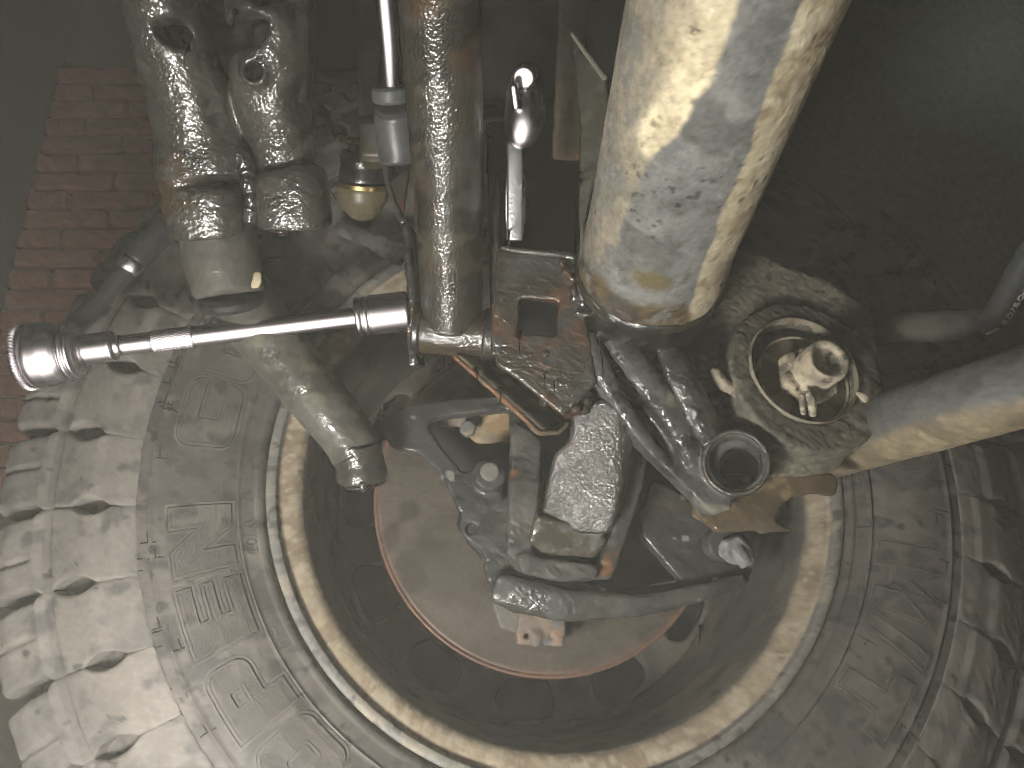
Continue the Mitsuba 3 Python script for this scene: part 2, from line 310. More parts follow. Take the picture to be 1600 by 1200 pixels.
# shoulder and side lugs: one mesh each, four shapes, turned round the wheel
LUG = [(.318, .0140), (.330, .0096), (.340, .0054), (.350, .0000), (.360, -.0060), (.372, -.0120), (.386, -.0180), (.402, -.0255), (.412, -.0340), (.416, -.046), (.417, -.09)]
def lug(kind, seed):
    r = np.random.default_rng(seed); pr_ = np.array(dense([(.304, .0170)] + LUG, .0022)); k, n = len(pr_), 37
    q = np.linspace(0, 1, k); t = np.gradient(pr_, axis=0); nrm = np.c_[-t[:, 1], t[:, 0]]; nrm /= np.linalg.norm(nrm, axis=1)[:, None]
    nrm[nrm[:, 1] < 0] *= -1; nrm = np.where((pr_[:, :1] > .4155), np.array([[1.0, 0]]), nrm); nrm /= np.linalg.norm(nrm, axis=1)[:, None]
    rr = pr_[:, 0]; lens = lambda a, b: np.clip(4 * (rr - a) * (b - rr) / (b - a) ** 2, 0, 1) ** .8
    ht = (.0012 + (.0022 if kind % 2 else 0) * ss(.316, .3185, rr) + (.0026 if kind % 2 == 0 else .0008) * ss(.331, .334, rr) - .0030 * ss(.3655, .3685, rr) + .0035 * ss(.376, .379, rr) + .0015 * ss(.39, .405, rr)) * ss(-.04, .05, q)
    even, odd = 2.0 * lens(.333, .3665), 1.9 * lens(.3215, .351); tread = 1.35 * ss(.377, .382, rr) + .5 * ss(.395, .408, rr)
    lo_, hi_ = (even, odd) if kind % 2 else (odd, even)
    skew = np.radians(1.3) * np.sin((rr - .30) * 42) * (1 if kind < 2 else .7) * 0 + np.radians(.9) * np.sin((rr - .33) * 30)
    s = np.sin(np.linspace(-1, 1, n) * np.pi / 2); edge = np.clip(1 - abs(s) ** 24, 0, 1)
    L_, H_ = -np.radians(4.5 - (lo_ + tread) / 2), np.radians(4.5 - (hi_ + tread) / 2)
    ang = skew[:, None] + L_[:, None] + (H_ - L_)[:, None] * (s[None] + 1) / 2
    H = ht[:, None] * (.4 + .6 * edge[None]) - .0026 * (np.abs(s[None] - .1 + .25 * (kind % 2)) < .045) * ss(.380, .386, rr)[:, None]
    chip = (fbm(np.stack([pr_[:, :1] * 260 + seed + 0 * s, s[None] * 5 + 0 * q[:, None], 0 * H], -1), 2, seed) - .5)
    H = H + np.where(H > 0, chip * .0011, 0)
    top = wheel(pr_[:, :1] + nrm[:, :1] * H, ang, pr_[:, 1:] + nrm[:, 1:] * H) - WC
    dp = (.004 + .015 * ss(.319, .325, rr))[:, None]; bot = wheel(pr_[:, :1] - nrm[:, :1] * dp, ang[:, ::-1] * .97, pr_[:, 1:] - nrm[:, 1:] * dp) - WC
    return grid(np.concatenate([top, bot], 1))
NL = 40
p_lug = pal((.112, .104, .097), ((.158, .145, .132), 18, .42, .64, 45), ((.085, .082, .078), 60, .55, .7, 46), ((.06, .058, .055), 90, .69, .75, 37))
lugs = []
for kind in range(4):
    for sd in (1, 2):
        m = lug(kind, 10 * kind + sd); m = split_smooth(m, 50)
        lugs.append((kind, mikit.ply(m, 'm_rubber', smooth=True, color=p_lug(np.array(m.vertices) + sd + kind))))
for i in range(NL):
    phi = 360 / NL * i - 1.5; kind = i % 2 if i % 4 < 2 else 2 + i % 2
    if 242 < phi < 316: continue                                 # hidden behind the axle parts
    pick = [p for k, p in lugs if k == kind][(i // 4) % 2]
    scene[numbered(f'{tyre}__tread_block')] = {**pick, 'to_world': T().translate(WC.tolist()).rotate(WN.tolist(), -phi).translate([0, 0, 0])}
# lettering, raised on the side wall
def sidewall(x, y, z, r0, phi0, w, h):
    r = r0 + y * h; phi = phi0 + (x - .5) * w / (r0 + h / 2)
    return wheel(r, phi, np.interp(r, SR, SH) + z)
def emboss(polys, holes, r0, phi0, w, h, lift=.0017, ribs=True):
    cs = m3.CrossSection([p for p in polys], m3.FillRule.NonZero)
    for q in holes: cs = cs - m3.CrossSection([q], m3.FillRule.NonZero)
    sc = cs.scale([w, h])
    edge = sc - sc.offset(-.0016, m3.JoinType.Miter)
    M = m3.Manifold.extrude(edge, lift + .002)
    inner = sc.offset(-.0012, m3.JoinType.Miter)
    M = M + m3.Manifold.extrude(inner, lift * .4 + .002)
    if ribs:
        b = inner.bounds(); k = np.arange(b[1], b[3], .0016)
        M = M + m3.Manifold.extrude(inner ^ m3.CrossSection([[(b[0], y), (b[2], y), (b[2], y + .0007), (b[0], y + .0007)] for y in k], m3.FillRule.NonZero), lift * .65 + .002)
    fr = sc.offset(.0026, m3.JoinType.Miter) - sc.offset(.0009, m3.JoinType.Miter)
    M = M + m3.Manifold.extrude(fr, lift * .45 + .002)
    m = tri(M.refine_to_length(.004)); v = np.array(m.vertices)
    m.vertices = sidewall(v[:, 0] / w, v[:, 1] / h, v[:, 2] - .002, r0, phi0, w, h)
    if m.volume < 0: m.invert()
    return m
sq = lambda x0, y0, x1, y1: [(x0, y0), (x1, y0), (x1, y1), (x0, y1)]
def rr(x0, y0, x1, y1, c): return [(cx + c * math.cos(math.radians(t)), cy + c * math.sin(math.radians(t))) for cx, cy, t0 in ((x1 - c, y1 - c, 0), (x0 + c, y1 - c, 90), (x0 + c, y0 + c, 180), (x1 - c, y0 + c, 270)) for t in range(t0, t0 + 91, 15)]
GLYPH = {'O': ([rr(0, 0, 1, 1, .22)], [rr(.36, .3, .64, .7, .06)]), 'P': ([sq(0, 0, .42, 1), rr(0, .32, 1, 1, .2)], [sq(.40, .55, .62, .76)]),
         'E': ([sq(0, 0, 1, 1)], [sq(.46, .26, 1.1, .41), sq(.46, .59, 1.1, .74)]),
         'N': ([sq(0, 0, .32, 1), sq(.68, 0, 1, 1), [(1, 0), (.36, 1), (0, 1), (.64, 0)]], []),
         'C': ([rr(0, 0, 1, 1, .22)], [sq(.40, .3, 1.1, .7)]), 'U': ([rr(0, 0, 1, 1, .2)], [sq(.36, .34, .64, 1.1)]), 'T': ([sq(0, .66, 1, 1), sq(.32, 0, .68, 1)], []),
         'M': ([sq(0, 0, .3, 1), sq(.7, 0, 1, 1), [(0, 1), (.3, 1), (.6, .25), (.4, .25)], [(.7, 1), (1, 1), (.6, .25), (.4, .25)]], []), '/': ([[(0.2, 0), (.5, 0), (.8, 1), (.5, 1)]], [])}
p_let = pal((.112, .104, .097), ((.155, .142, .13), 40, .42, .62, 47), ((.08, .078, .073), 80, .55, .7, 48))
for ch, ph, w, h, r0 in (('O', 131.8, .046, .042, .2415), ('P', 143.8, .046, .042, .2415), ('E', 155.9, .044, .042, .2415), ('N', 167.4, .046, .040, .2415), ('C', 187.2, .048, .038, .2435), ('O', 198.8, .046, .038, .2435),
                         ('U', 210.5, .046, .038, .2435), ('M', 17.5, .052, .042, .243), ('/', 27.2, .040, .046, .243), ('T', 36.8, .044, .042, .243)):
    add('letter', emboss(*GLYPH[ch], r0, math.radians(ph), w, h, ribs=ch not in 'M/T'), 'm_rubber', p_let, smooth=False, angle=40, parent=tyre)
pad = emboss([[(0, .0), (.6, 0), (.85, .2), (.95, .5), (.85, .8), (.6, 1), (0, 1)]], [[(.5 + .12 * math.cos(t) - .15, .45 + .17 * math.sin(t)) for t in np.linspace(0, 2 * np.pi, 17)[:-1]]], .252, math.radians(-5.5), .052, .040, .0009)
add('raised_pad', pad, 'm_rubber', p_let, smooth=False, angle=40, parent=tyre)
def small_text(s, r0, phi0, h, depth=.0006):
    m = meshkit.text_mesh(s, h, depth + .001); v = np.array(tri(man(m).refine_to_length(.004)).vertices); f = tri(man(m).refine_to_length(.004)).faces
    w = v[:, 0].max(); return trimesh.Trimesh(sidewall(v[:, 0] / w, v[:, 1] / h, v[:, 2] - .001, r0, phi0, w, h), f, process=False)
for s, r0, ph, h in (('10/108 19 22', .2275, 171, .0068), ('LT10-1', .2280, 150, .0062), ('U3', .2300, 4.5, .0070), ('23', .2300, 0.5, .0070)):
    add('size_marking', small_text(s, r0, math.radians(ph), h), 'm_rubber', p_let, smooth=False, parent=tyre)
def strip_line(pts, wid, lift):                                  # raised hair line along (r, phi) points
    P = np.array([[r, math.radians(f)] for r, f in pts]); return sweep(wheel(P[:, 0], P[:, 1], np.interp(P[:, 0], SR, SH) + lift), [wid] * len(P), step=.003, sides=6, bevel=0)
add('serial_frame', union(strip_line([(.227, 358), (.235, 358.3), (.2365, 0), (.2366, 4), (.2366, 8), (.235, 9.7), (.227, 10)], .0008, .0002)), 'm_rubber', p_let, parent=tyre)
rv = np.random.default_rng(8); nubs = []
for i in range(90):
    ph, r = rv.uniform(-30, 235), rv.choice([.244, .289, .298, .307, .322, .336], p=[.15, .25, .2, .2, .1, .1]) + rv.normal(0, .002)
    ln = rv.uniform(.9, 1.4); nubs.append(strip_line([(r - .0055, ph - .15), (r, ph), (r + .0055, ph + .1)], .00042, .0003))
    nubs.append(strip_line([(r, ph), (r + .0004, ph + ln)], .00042, .0003))
add('moulding_nub', trimesh.util.concatenate(nubs), 'm_rubber', pal((.03, .03, .03)), parent=tyre, kind='stuff', label='fine raised moulding marks scattered over the side wall')
# rim
def p_rim(v):
    q = v - WC; h = q @ WN; r = np.linalg.norm(q - h[:, None] * WN, axis=1)
    c = paint(v, (.17, .165, .155), ((.24, .22, .18), 60, .45, .65, 50), ((.10, .095, .09), 120, .55, .68, 51))
    sand = paint(v, (.31, .255, .18), ((.24, .19, .13), 45, .42, .62, 52), ((.38, .325, .24), 80, .5, .66, 53), ((.33, .275, .20), 25, .55, .7, 57), ((.36, .31, .24), 220, .54, .70, 35))
    barrel_shade = paint(v, (.085, .082, .075), ((.12, .108, .09), 22, .45, .65, 54), ((.06, .06, .06), 50, .5, .7, 55))
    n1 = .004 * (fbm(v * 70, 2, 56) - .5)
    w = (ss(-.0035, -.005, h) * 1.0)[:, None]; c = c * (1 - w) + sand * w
    w = ss(-.0090, -.0165, h + n1)[:, None]; c = c * (1 - w) + barrel_shade * w  # fade to dark paints the soft shadow of the lip into the barrel
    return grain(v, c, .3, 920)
RIM = [(.2200, -.014), (.2200, .0005), (.2192, .0022), (.2165, .0026), (.2135, .0020), (.2125, .0008), (.2120, -.0030), (.2106, -.0050), (.2060, -.0060), (.2000, -.0085), (.1962, -.0125), (.1938, -.019), (.1922, -.030), (.1910, -.050), (.1900, -.070),
       (.1890, -.110), (.1880, -.150), (.1850, -.168), (.188, -.172), (.192, -.172), (.195, -.16), (.197, -.07), (.205, -.04), (.213, -.02)]
rim = add('rim', wlathe(dense(RIM, .0022), 1000, .0003, 120), 'm_dull', p_rim, parent=wh, label='steel rim with caked sandy dust inside its lip, shade painted into the barrel')
cs = m3.CrossSection.circle(.187, 160) - m3.CrossSection.circle(.045, 64)
for k in range(12):
    a0 = math.radians(30 * k + 3.5); cs = cs - m3.CrossSection([[(r * math.cos(a0 + s), -r * math.sin(a0 + s)) for r, s in ((.150, -.11), (.150, .11), (.168, .155), (.178, .12), (.180, 0), (.178, -.12), (.168, -.155))]], m3.FillRule.NonZero)
face = m3.Manifold.extrude(cs, .006).transform(np.c_[WE, WU, WN, WC + WN * -.170])
fm = soft(face, .006, 2)
q = np.array(fm.vertices) - WC; hh = q @ WN; r_ = np.linalg.norm(q - hh[:, None] * WN, axis=1); fm.vertices = np.array(fm.vertices) + WN * (.022 * ss(.15, .09, r_))[:, None]
add('wheel_face', fm, 'm_dull', pal((.10, .092, .085), ((.15, .13, .11), 20, .45, .65, 58)), parent=rim)
add('outer_dish', wlathe([(.10, -.20), (.19, -.215), (.19, -.22), (.10, -.21)], 90), 'm_dull', p_dark, parent=rim)

# brake disc and hub
DISC = [(.148, 0), (.1477, .0010), (.1470, .0016), (.1452, .0017), (.1448, .0009), (.1434, .0009), (.1430, .0014), (.141, .0012), (.120, .0010), (.0995, .0010), (.070, .0010), (.060, -.014), (.0, -.014), (.0, -.022), (.148, -.022)]
bd = thing('brake_disc', 'rusty brake disc with an orange rust-worn outer edge inside the rim', 'brake disc')
def p_disc(v):
    q = v - WC; h = q @ WN; r = np.linalg.norm(q - h[:, None] * WN, axis=1)
    c = paint(v, (.10, .086, .07), ((.125, .107, .088), 18, .42, .64, 60), ((.075, .065, .055), 35, .5, .68, 61))
    c = c * (1 + .10 * (fbm(np.c_[r * 900, r * 0, r * 0], 2, 62) - .5))[:, None]
    ru = paint(v, (.20, .115, .085), ((.27, .15, .09), 60, .52, .66, 63), ((.20, .12, .09), 30, .5, .66, 64))
    w = (ss(.1437, .1450, r) * .8 + .3 * ss(.138, .1437, r) * ss(.1450, .1437, r))[:, None]; return grain(v, c * (1 - w) + ru * w, .25, 930)
dk = np.array(dense(DISC, .003)); dk[:, 1] -= .090
add('disc', wlathe(dk, 540), 'm_disc', p_disc, parent=bd)
add('hub', lathe(WC + WN * -.105, WN, [(.001, 0), (.058, 0), (.060, .01), (.055, .03), (.03, .034), (.001, .034)], 60), 'm_dull', p_grease, parent=bd)

# ------------------------------------------------------------------ axle tube and its knuckle
AX0 = W(1006, 455, .555); AXD = W(1146, 0, .350) - AX0; AXD /= np.linalg.norm(AXD)
AXR = .0462
ax = thing('axle_tube', 'thick axle tube caked with pale sandy mud and smeared with grey grease', 'axle')
def p_axle(v):
    q = v - AX0; s = q @ AXD; side = np.cross(AXD, CU); side /= np.linalg.norm(side)
    front = np.cross(side, AXD)
    if front @ CF > 0: front = -front
    if side @ CX < 0: side = -side
    fr2 = -(CF - (CF @ AXD) * AXD); fr2 /= np.linalg.norm(fr2)
    mid = q - s[:, None] * AXD
    # angle about the tube, 0 facing the photographer's line of sight to the tube
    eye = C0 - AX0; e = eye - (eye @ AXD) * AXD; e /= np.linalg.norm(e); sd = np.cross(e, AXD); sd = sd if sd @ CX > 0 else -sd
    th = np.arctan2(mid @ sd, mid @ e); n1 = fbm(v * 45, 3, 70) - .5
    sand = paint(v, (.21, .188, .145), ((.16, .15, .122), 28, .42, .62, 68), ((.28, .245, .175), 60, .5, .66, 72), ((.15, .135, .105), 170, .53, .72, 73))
    thick = paint(v, (.47, .41, .28), ((.62, .545, .375), 35, .45, .62, 71), ((.38, .32, .21), 70, .50, .66, 67), ((.28, .24, .16), 180, .56, .74, 66))  # paler sand tone, blended in towards the top of the tube
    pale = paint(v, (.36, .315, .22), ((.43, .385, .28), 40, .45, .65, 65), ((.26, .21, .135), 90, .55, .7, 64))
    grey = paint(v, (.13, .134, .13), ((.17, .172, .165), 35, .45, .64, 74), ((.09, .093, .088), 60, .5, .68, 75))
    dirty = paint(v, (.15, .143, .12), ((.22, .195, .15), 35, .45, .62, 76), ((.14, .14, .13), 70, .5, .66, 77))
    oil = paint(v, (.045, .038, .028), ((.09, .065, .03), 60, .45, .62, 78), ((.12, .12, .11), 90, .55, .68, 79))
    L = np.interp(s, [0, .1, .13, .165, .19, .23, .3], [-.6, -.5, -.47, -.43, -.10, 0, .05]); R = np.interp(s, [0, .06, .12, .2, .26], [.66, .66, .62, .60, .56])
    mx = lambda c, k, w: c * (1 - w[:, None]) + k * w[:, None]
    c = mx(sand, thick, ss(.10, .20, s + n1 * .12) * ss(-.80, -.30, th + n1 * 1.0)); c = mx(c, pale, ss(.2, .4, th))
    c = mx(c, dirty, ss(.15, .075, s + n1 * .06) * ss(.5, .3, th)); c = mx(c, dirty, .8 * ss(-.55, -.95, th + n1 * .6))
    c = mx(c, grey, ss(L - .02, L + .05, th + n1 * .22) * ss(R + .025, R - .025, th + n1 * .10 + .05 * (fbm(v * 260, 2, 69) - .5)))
    c = mx(c, oil, ss(.060, .044, s + n1 * .03 + .02 * ss(.5, .9, th)))
    k = ss(.010, .004, np.hypot((s - .078) * .8, (th - .02) * AXR * .6) + n1 * .012); c = mx(c, np.array([.10, .085, .04]), k)
    c = grain(v, c, .42, 910); pit = ss(.66, .74, fbm(v * 240, 2, 911)) * ss(.45, .6, fbm(v * 30, 2, 912)); return mx(c, c * .45, pit)
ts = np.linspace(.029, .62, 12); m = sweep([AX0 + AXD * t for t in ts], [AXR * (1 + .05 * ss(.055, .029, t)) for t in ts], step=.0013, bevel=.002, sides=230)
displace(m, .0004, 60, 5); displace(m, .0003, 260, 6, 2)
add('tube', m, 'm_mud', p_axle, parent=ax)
wb = []                                                          # weld collar where the tube meets the knuckle
for k in range(64):
    t = 2 * np.pi * k / 64; u, v, _ = basis(AXD); wb.append(trimesh.creation.icosphere(subdivisions=1, radius=.0062))
    wb[-1].vertices += AX0 + AXD * (.027 + .002 * math.sin(t * 3)) + (AXR - .0015) * (math.cos(t) * u + math.sin(t) * v)
m = soft(union(*wb), .003, 4); displace(m, .0015, 130, 3)
add('weld_bead', m, 'm_oily', p_grease, parent=ax)

kn = thing('axle_knuckle', 'rough cast knuckle at the end of the axle tube, with a recessed round bore', 'axle knuckle')
pk = Plane(1240, 560, .575, (.05, .30, 1))
body = pk.plate([(1000, 470), (1065, 470), (1110, 425), (1125, 382), (1185, 394), (1245, 420), (1300, 440), (1362, 480), (1372, 545), (1370, 602), (1357, 650), (1335, 690), (1308, 738), (1200, 745), (1120, 705), (1060, 640), (1010, 560)], .05, corner=.004)
SD = vec(.20, .42, -.88); SD /= np.linalg.norm(SD)               # direction of the stud
SB = W(1260, 590, .560)
cyl = lambda o, d, r, h0, h1, seg=64: lathe(o, d, [(r * .98, h0), (r, h0 + .0006), (r, h1 - .0006), (r * .98, h1)], seg)
boss = cyl(SB, SD, .058, -.045, .004)
neck = sweep([AX0 - AXD * .05, AX0 + AXD * .026], [.046, .0470], step=.004)
EO = W(1150, 724, .530); ED = vec(-.25, .18, -.95); ED /= np.linalg.norm(ED)
nk = soft(neck, .003, 2); displace(nk, .0016, 90, 93); displace(nk, .0006, 380, 94, 2); add('weld_root', nk, 'm_oily', pal((.045, .042, .036), ((.02, .02, .018), 60, .45, .62, 97)), parent=kn, label='greasy root, darkened to read as a shaded gap, where the axle tube meets the knuckle')  # grease colour darkened further to paint the shade of the gap
body = sub(union(body, boss), cyl(EO + vec(.003, -.0015, 0), ED, .0140, -.10, .03), cyl(SB + vec(-.0035, .004, 0), SD, .0395, -.016, .05))
m = soft(body, .0028, 5); displace(m, .0012, 60, 9, 2); displace(m, .0008, 420, 10, 2)
add('casting', m, 'm_dull', p_cast, parent=kn)
add('bore_rim', ring(SB + vec(-.0035, .004, 0), SD, .0408, .0392, -.003, .0055, 90), 'm_dull', pal((.30, .27, .21), (OLIVE, 60, .45, .6, 80)), parent=kn, smooth=False, angle=40)
# stud, nut, washer
st = thing('threaded_stud', 'stud end with castle nut, washer and split pin set in the knuckle bore', 'stud')
p_lime = pal((.50, .43, .31), ((.30, .27, .21), 110, .45, .62, 81), ((.12, .11, .09), 170, .58, .68, 82), ((.60, .54, .42), 60, .5, .65, 83))
W0 = SB + SD * -.004
m = ring(W0, SD, .0335, .010, -.003, .0, 90, .0009); add('washer', m, 'm_dull', pal((.10, .085, .06), ((.20, .17, .12), 120, .5, .65, 84)), parent=st, smooth=False, angle=40)
m = ring(W0, SD, .0345, .0327, -.0035, .0016, 110, .0007); displace(m, .0004, 200); add('washer_rim', m, 'm_dull', pal((.48, .42, .31), ((.25, .21, .15), 90, .5, .64, 85)), parent=st)
u, v, n_ = basis(SD); a6 = np.arange(6) * np.pi / 3 + .35
nut = m3.Manifold.extrude(m3.CrossSection([[(.0225 * math.cos(t), .0225 * math.sin(t)) for t in a6]], m3.FillRule.NonZero), .011)
for t in a6 + np.pi / 6: nut = nut - m3.Manifold.cube([.03, .0052, .008], True).translate([.018, 0, .012]).rotate([0, 0, math.degrees(t)])
m = soft(nut.transform(np.c_[u, v, n_, W0 + SD * .0005]), .002, 5); displace(m, .0009, 160, 11)
add('castle_nut', m, 'm_dull', p_lime, parent=st)
m = lathe(W0, SD, dense([(.0145, .004), (.0150, .010), (.0152, .030), (.0148, .0325), (.0136, .0335), (.0105, .0325), (.0095, .030), (.004, .029), (.0005, .029)], .0012), 60); displace(m, .0006, 180, 12)
add('stud', m, 'm_dull', lambda v: p_lime(v) * (1 - .8 * (ss(.0300, .0318, (v - W0) @ SD) * ss(.0128, .011, np.linalg.norm(np.cross(v - W0, SD), axis=1)))[:, None] * .0) , parent=st, label='pale scaled stud with a hollow end')
m = sweep([W(1262, 612, .535), W(1268, 632, .535), W(1270, 650, .538)], [.0028, .0032, .0024], step=.0015); m2 = sweep([W(1252, 615, .535), W(1254, 636, .534), W(1256, 648, .536)], [.0022, .002, .0018], step=.0015)
add('split_pin', union(m, m2), 'm_dull', pal((.16, .15, .12), ((.45, .40, .30), 300, .45, .6, 86)), parent=st)

# flakes of dirt on the knuckle: pale crust beside the bore
for pts in ([(1118, 575, .547, 8), (1130, 600, .545, 11), (1146, 610, .545, 9), (1160, 622, .546, 6), (1182, 620, .548, 3)], [(1335, 612, .55, 4), (1345, 618, .548, 6), (1356, 625, .548, 7)]):
    m = soft(tube(pts, step=.0015, flat=.6), .0018, 2); displace(m, .0012, 200, 13)
    add('mud_crust', m, 'm_dull', pal((.42, .37, .28), ((.22, .2, .16), 120, .5, .65, 87)), parent=kn)

# two-ribbed arm from the axle down to the eye
arm = thing('slotted_arm', 'greasy cast arm with two ribs and a long slot, running down to a pierced eye', 'suspension arm')
pa = Plane(1010, 640, .548, (.10, .28, 1))
A = pa.plate([(902, 500), (940, 488), (1005, 500), (1040, 545), (1090, 640), (1118, 690), (1135, 745), (1150, 792), (1115, 805), (1082, 772), (1038, 728), (1000, 692), (962, 645), (925, 595), (908, 560)], .018,
             holes=[[(985, 640), (1000, 636), (1030, 672), (1052, 706), (1054, 718), (1040, 719), (1012, 696), (994, 668)]], corner=.003)
R1 = tube([(918, 520, .542, 13), (940, 575, .538, 17), (975, 640, .540, 14), (1030, 712, .542, 12), (1090, 775, .548, 14)], flat=.5)
R2 = tube([(945, 500, .54, 20), (1000, 580, .533, 23), (1050, 645, .535, 21), (1080, 700, .538, 19), (1108, 770, .546, 16)], flat=.5)
R3 = tube([(1035, 525, .545, 16), (1065, 590, .535, 24), (1095, 650, .533, 24), (1118, 695, .537, 18)], flat=.5)
eye_o = cyl(EO, ED, .0215, -.022, .004); eye_i = cyl(EO, ED, .0165, -.006, .03); eye_t = cyl(EO + vec(.003, -.0015, 0), ED, .0130, -.06, .03)
M = sub(union(A, R1, R2, eye_o), eye_i, eye_t)
m = soft(M, .0024, 5); displace(m, .0008, 110, 14); displace(m, .0004, 420, 15, 2)
add('arm', m, 'm_iron', pal((.072, .075, .074), ((.12, .122, .118), 45, .45, .64, 88), (DARK, 70, .52, .66, 89), ((.26, .25, .19), 38, .64, .74, 90), (RUST, 55, .69, .76, 91)), parent=arm)
pgs = Plane(980, 560, .556, (.05, .25, 1)); m = soft(pgs.plate([(868, 468), (930, 452), (1010, 470), (1082, 560), (1126, 690), (1062, 664), (980, 602), (905, 580)], .014, corner=.003), .0026, 4); displace(m, .0012, 90, 95); displace(m, .0005, 400, 96, 2)
add('gusset', m, 'm_oily', p_grease, parent=arm, label='black oily plate filling in behind the ribs')
m = soft(R3, .0022, 2); displace(m, .0008, 150, 91); displace(m, .0005, 420, 92, 2)
add('rib', m, 'm_oily', p_grey, parent=arm, label='greasy glinting rib along the right of the arm')
m = ring(EO, ED, .0218, .0188, -.004, .006, 90, .0008); displace(m, .0006, 250, 16)
add('eye_ring', m, 'm_oily', pal((.20, .19, .16), ((.32, .30, .25), 90, .45, .62, 92), (RUST, 60, .6, .7, 93)), parent=arm)

pt = Plane(1190, 780, .552, (.05, .15, 1))
m = soft(pt.plate([(1085, 765), (1130, 742), (1200, 738), (1300, 738), (1311, 752), (1306, 775), (1268, 772), (1240, 778), (1219, 796), (1212, 810), (1228, 824), (1248, 826), (1240, 831), (1205, 832), (1196, 836), (1186, 829), (1125, 834), (1088, 806)], .012, corner=.0008), .003, 3); displace(m, .0014, 80, 17)
web = add('lower_web', m, 'm_patchy', pal((.12, .095, .055), ((.16, .115, .065), 30, .45, .62, 94), (OLIVE, 22, .5, .66, 95), ((.30, .22, .12), 80, .6, .7, 96)), parent=arm, label='rust-brown web plate below the eye with a torn lower edge')

# ------------------------------------------------------------------ central shiny housing
hs = thing('pivot_housing', 'wet glittering cast housing between side flanges in the middle of the wheel', 'housing')
pq = Plane(915, 730, .556, (-.30, -.12, 1))
m = soft(pq.plate([(893, 632), (950, 622), (990, 652), (986, 705), (973, 770), (955, 838), (905, 836), (842, 820), (850, 772), (866, 706), (889, 692)], .055, corner=.004), .0024, 12)
v_ = np.array(m.vertices); q_ = (v_ - pq.o); right_ = ss(.014, .048, q_ @ pq.u); m.vertices = v_ - pq.n * (right_ ** 2 * .024)[:, None]
displace(m, .0005, 90, 18); displace(m, .0004, 430, 19, 2)
add('body', m, 'm_glitter', pal((.10, .095, .085), ((.16, .15, .13), 60, .45, .62, 97), ((.05, .048, .04), 35, .58, .7, 98)), parent=hs, label='oil-wet rough cast front that glitters')
pf = Plane(890, 780, .588, (.02, .22, 1))
B = pf.plate([(800, 655), (850, 690), (850, 760), (836, 850), (935, 880), (950, 830), (985, 760), (990, 690), (1012, 700), (1002, 760), (972, 850), (952, 905), (880, 908), (808, 893), (792, 870), (796, 780)], .026, corner=.002)
L1 = pf.plate([(800, 655), (846, 690), (840, 800), (832, 856), (845, 884), (806, 880), (792, 868), (796, 780)], .02, corner=.003, lift=.012)
L2 = pf.plate([(984, 692), (1012, 700), (1002, 762), (974, 850), (952, 906), (924, 904), (950, 838), (974, 760)], .02, corner=.002, lift=.009)
L3 = pf.plate([(806, 858), (850, 872), (934, 882), (930, 906), (880, 909), (812, 896)], .02, corner=.003, lift=.016)
m = soft(union(B, L1, L2, L3), .0026, 5); displace(m, .0006, 70, 20, 2); displace(m, .0005, 350, 21, 2)
add('flange', m, 'm_iron', pal((.085, .085, .08), ((.12, .115, .105), 40, .45, .62, 99), ((.055, .054, .05), 60, .5, .66, 100), (RUST, 45, .68, .78, 101)), parent=hs)
pl_ = Plane(888, 845, .566, (0, -.25, 1))
m = soft(pl_.plate([(838, 806), (938, 828), (950, 846), (930, 874), (850, 868), (826, 850)], .03, corner=.0015), .0026, 3); displace(m, .0008, 120, 22)
add('lower_facet', m, 'm_patchy', pal((.085, .078, .055), ((.07, .06, .035), 40, .45, .6, 102), (GREY, 70, .55, .68, 103)), parent=hs)

# caliper bracket
cb = thing('caliper_bracket', 'grey cast bracket framing the brake disc, with two arms, bolt bosses and triangular openings', 'bracket')
pc = Plane(860, 800, .612, (.03, .30, 1))
M1 = pc.plate([(598, 672), (604, 648), (640, 632), (700, 625), (800, 615), (830, 640), (840, 890), (800, 905), (765, 900), (758, 880), (750, 858), (735, 848), (722, 834), (718, 818), (724, 800), (716, 782), (690, 742), (655, 708), (625, 702), (606, 692)], .014,
              holes=[[(668, 662), (686, 652), (796, 640), (800, 700), (794, 770), (787, 792), (783, 768), (786, 735), (770, 718), (745, 722), (735, 736), (722, 736), (694, 704)], (737, 826, 8.5)], corner=.002)
M2 = pc.plate([(752, 870), (790, 893), (840, 898), (905, 908), (960, 922), (1040, 912), (1100, 905), (1160, 880), (1178, 880), (1172, 912), (1110, 934), (1040, 948), (960, 966), (900, 968), (850, 962), (800, 957), (775, 938), (760, 905)], .016, corner=.0025)
M3 = pc.plate([(1005, 800), (1020, 750), (1060, 765), (1110, 815), (1165, 832), (1182, 862), (1176, 900), (1100, 915), (1062, 905), (1030, 868), (1004, 838)], .016, corner=.002)
rib = tube([(612, 672, .640, 14), (650, 690, .632, 10), (700, 752, .620, 7), (722, 800, .612, 6)])
rib2 = tube([(772, 915, .590, 24), (830, 932, .588, 28), (900, 946, .585, 25), (980, 946, .585, 19), (1080, 929, .588, 15), (1165, 905, .592, 12)], flat=.5, power=3.5)
bossb = cyl(W(765, 742, .613), vec(0, .25, -1) / 1.03, .0125, -.012, .006)
M = union(M1, M2, M3, rib, rib2, bossb)
m = soft(M, .0027, 4); displace(m, .0009, 80, 23); displace(m, .0003, 300, 24, 2)
add('frame', m, 'm_iron', pal((.058, .061, .061), ((.085, .084, .075), 30, .45, .64, 104), ((.055, .056, .055), 55, .5, .66, 105), ((.11, .09, .06), 22, .6, .76, 106), ((.30, .30, .28), 65, .75, .78, 107)), parent=cb)
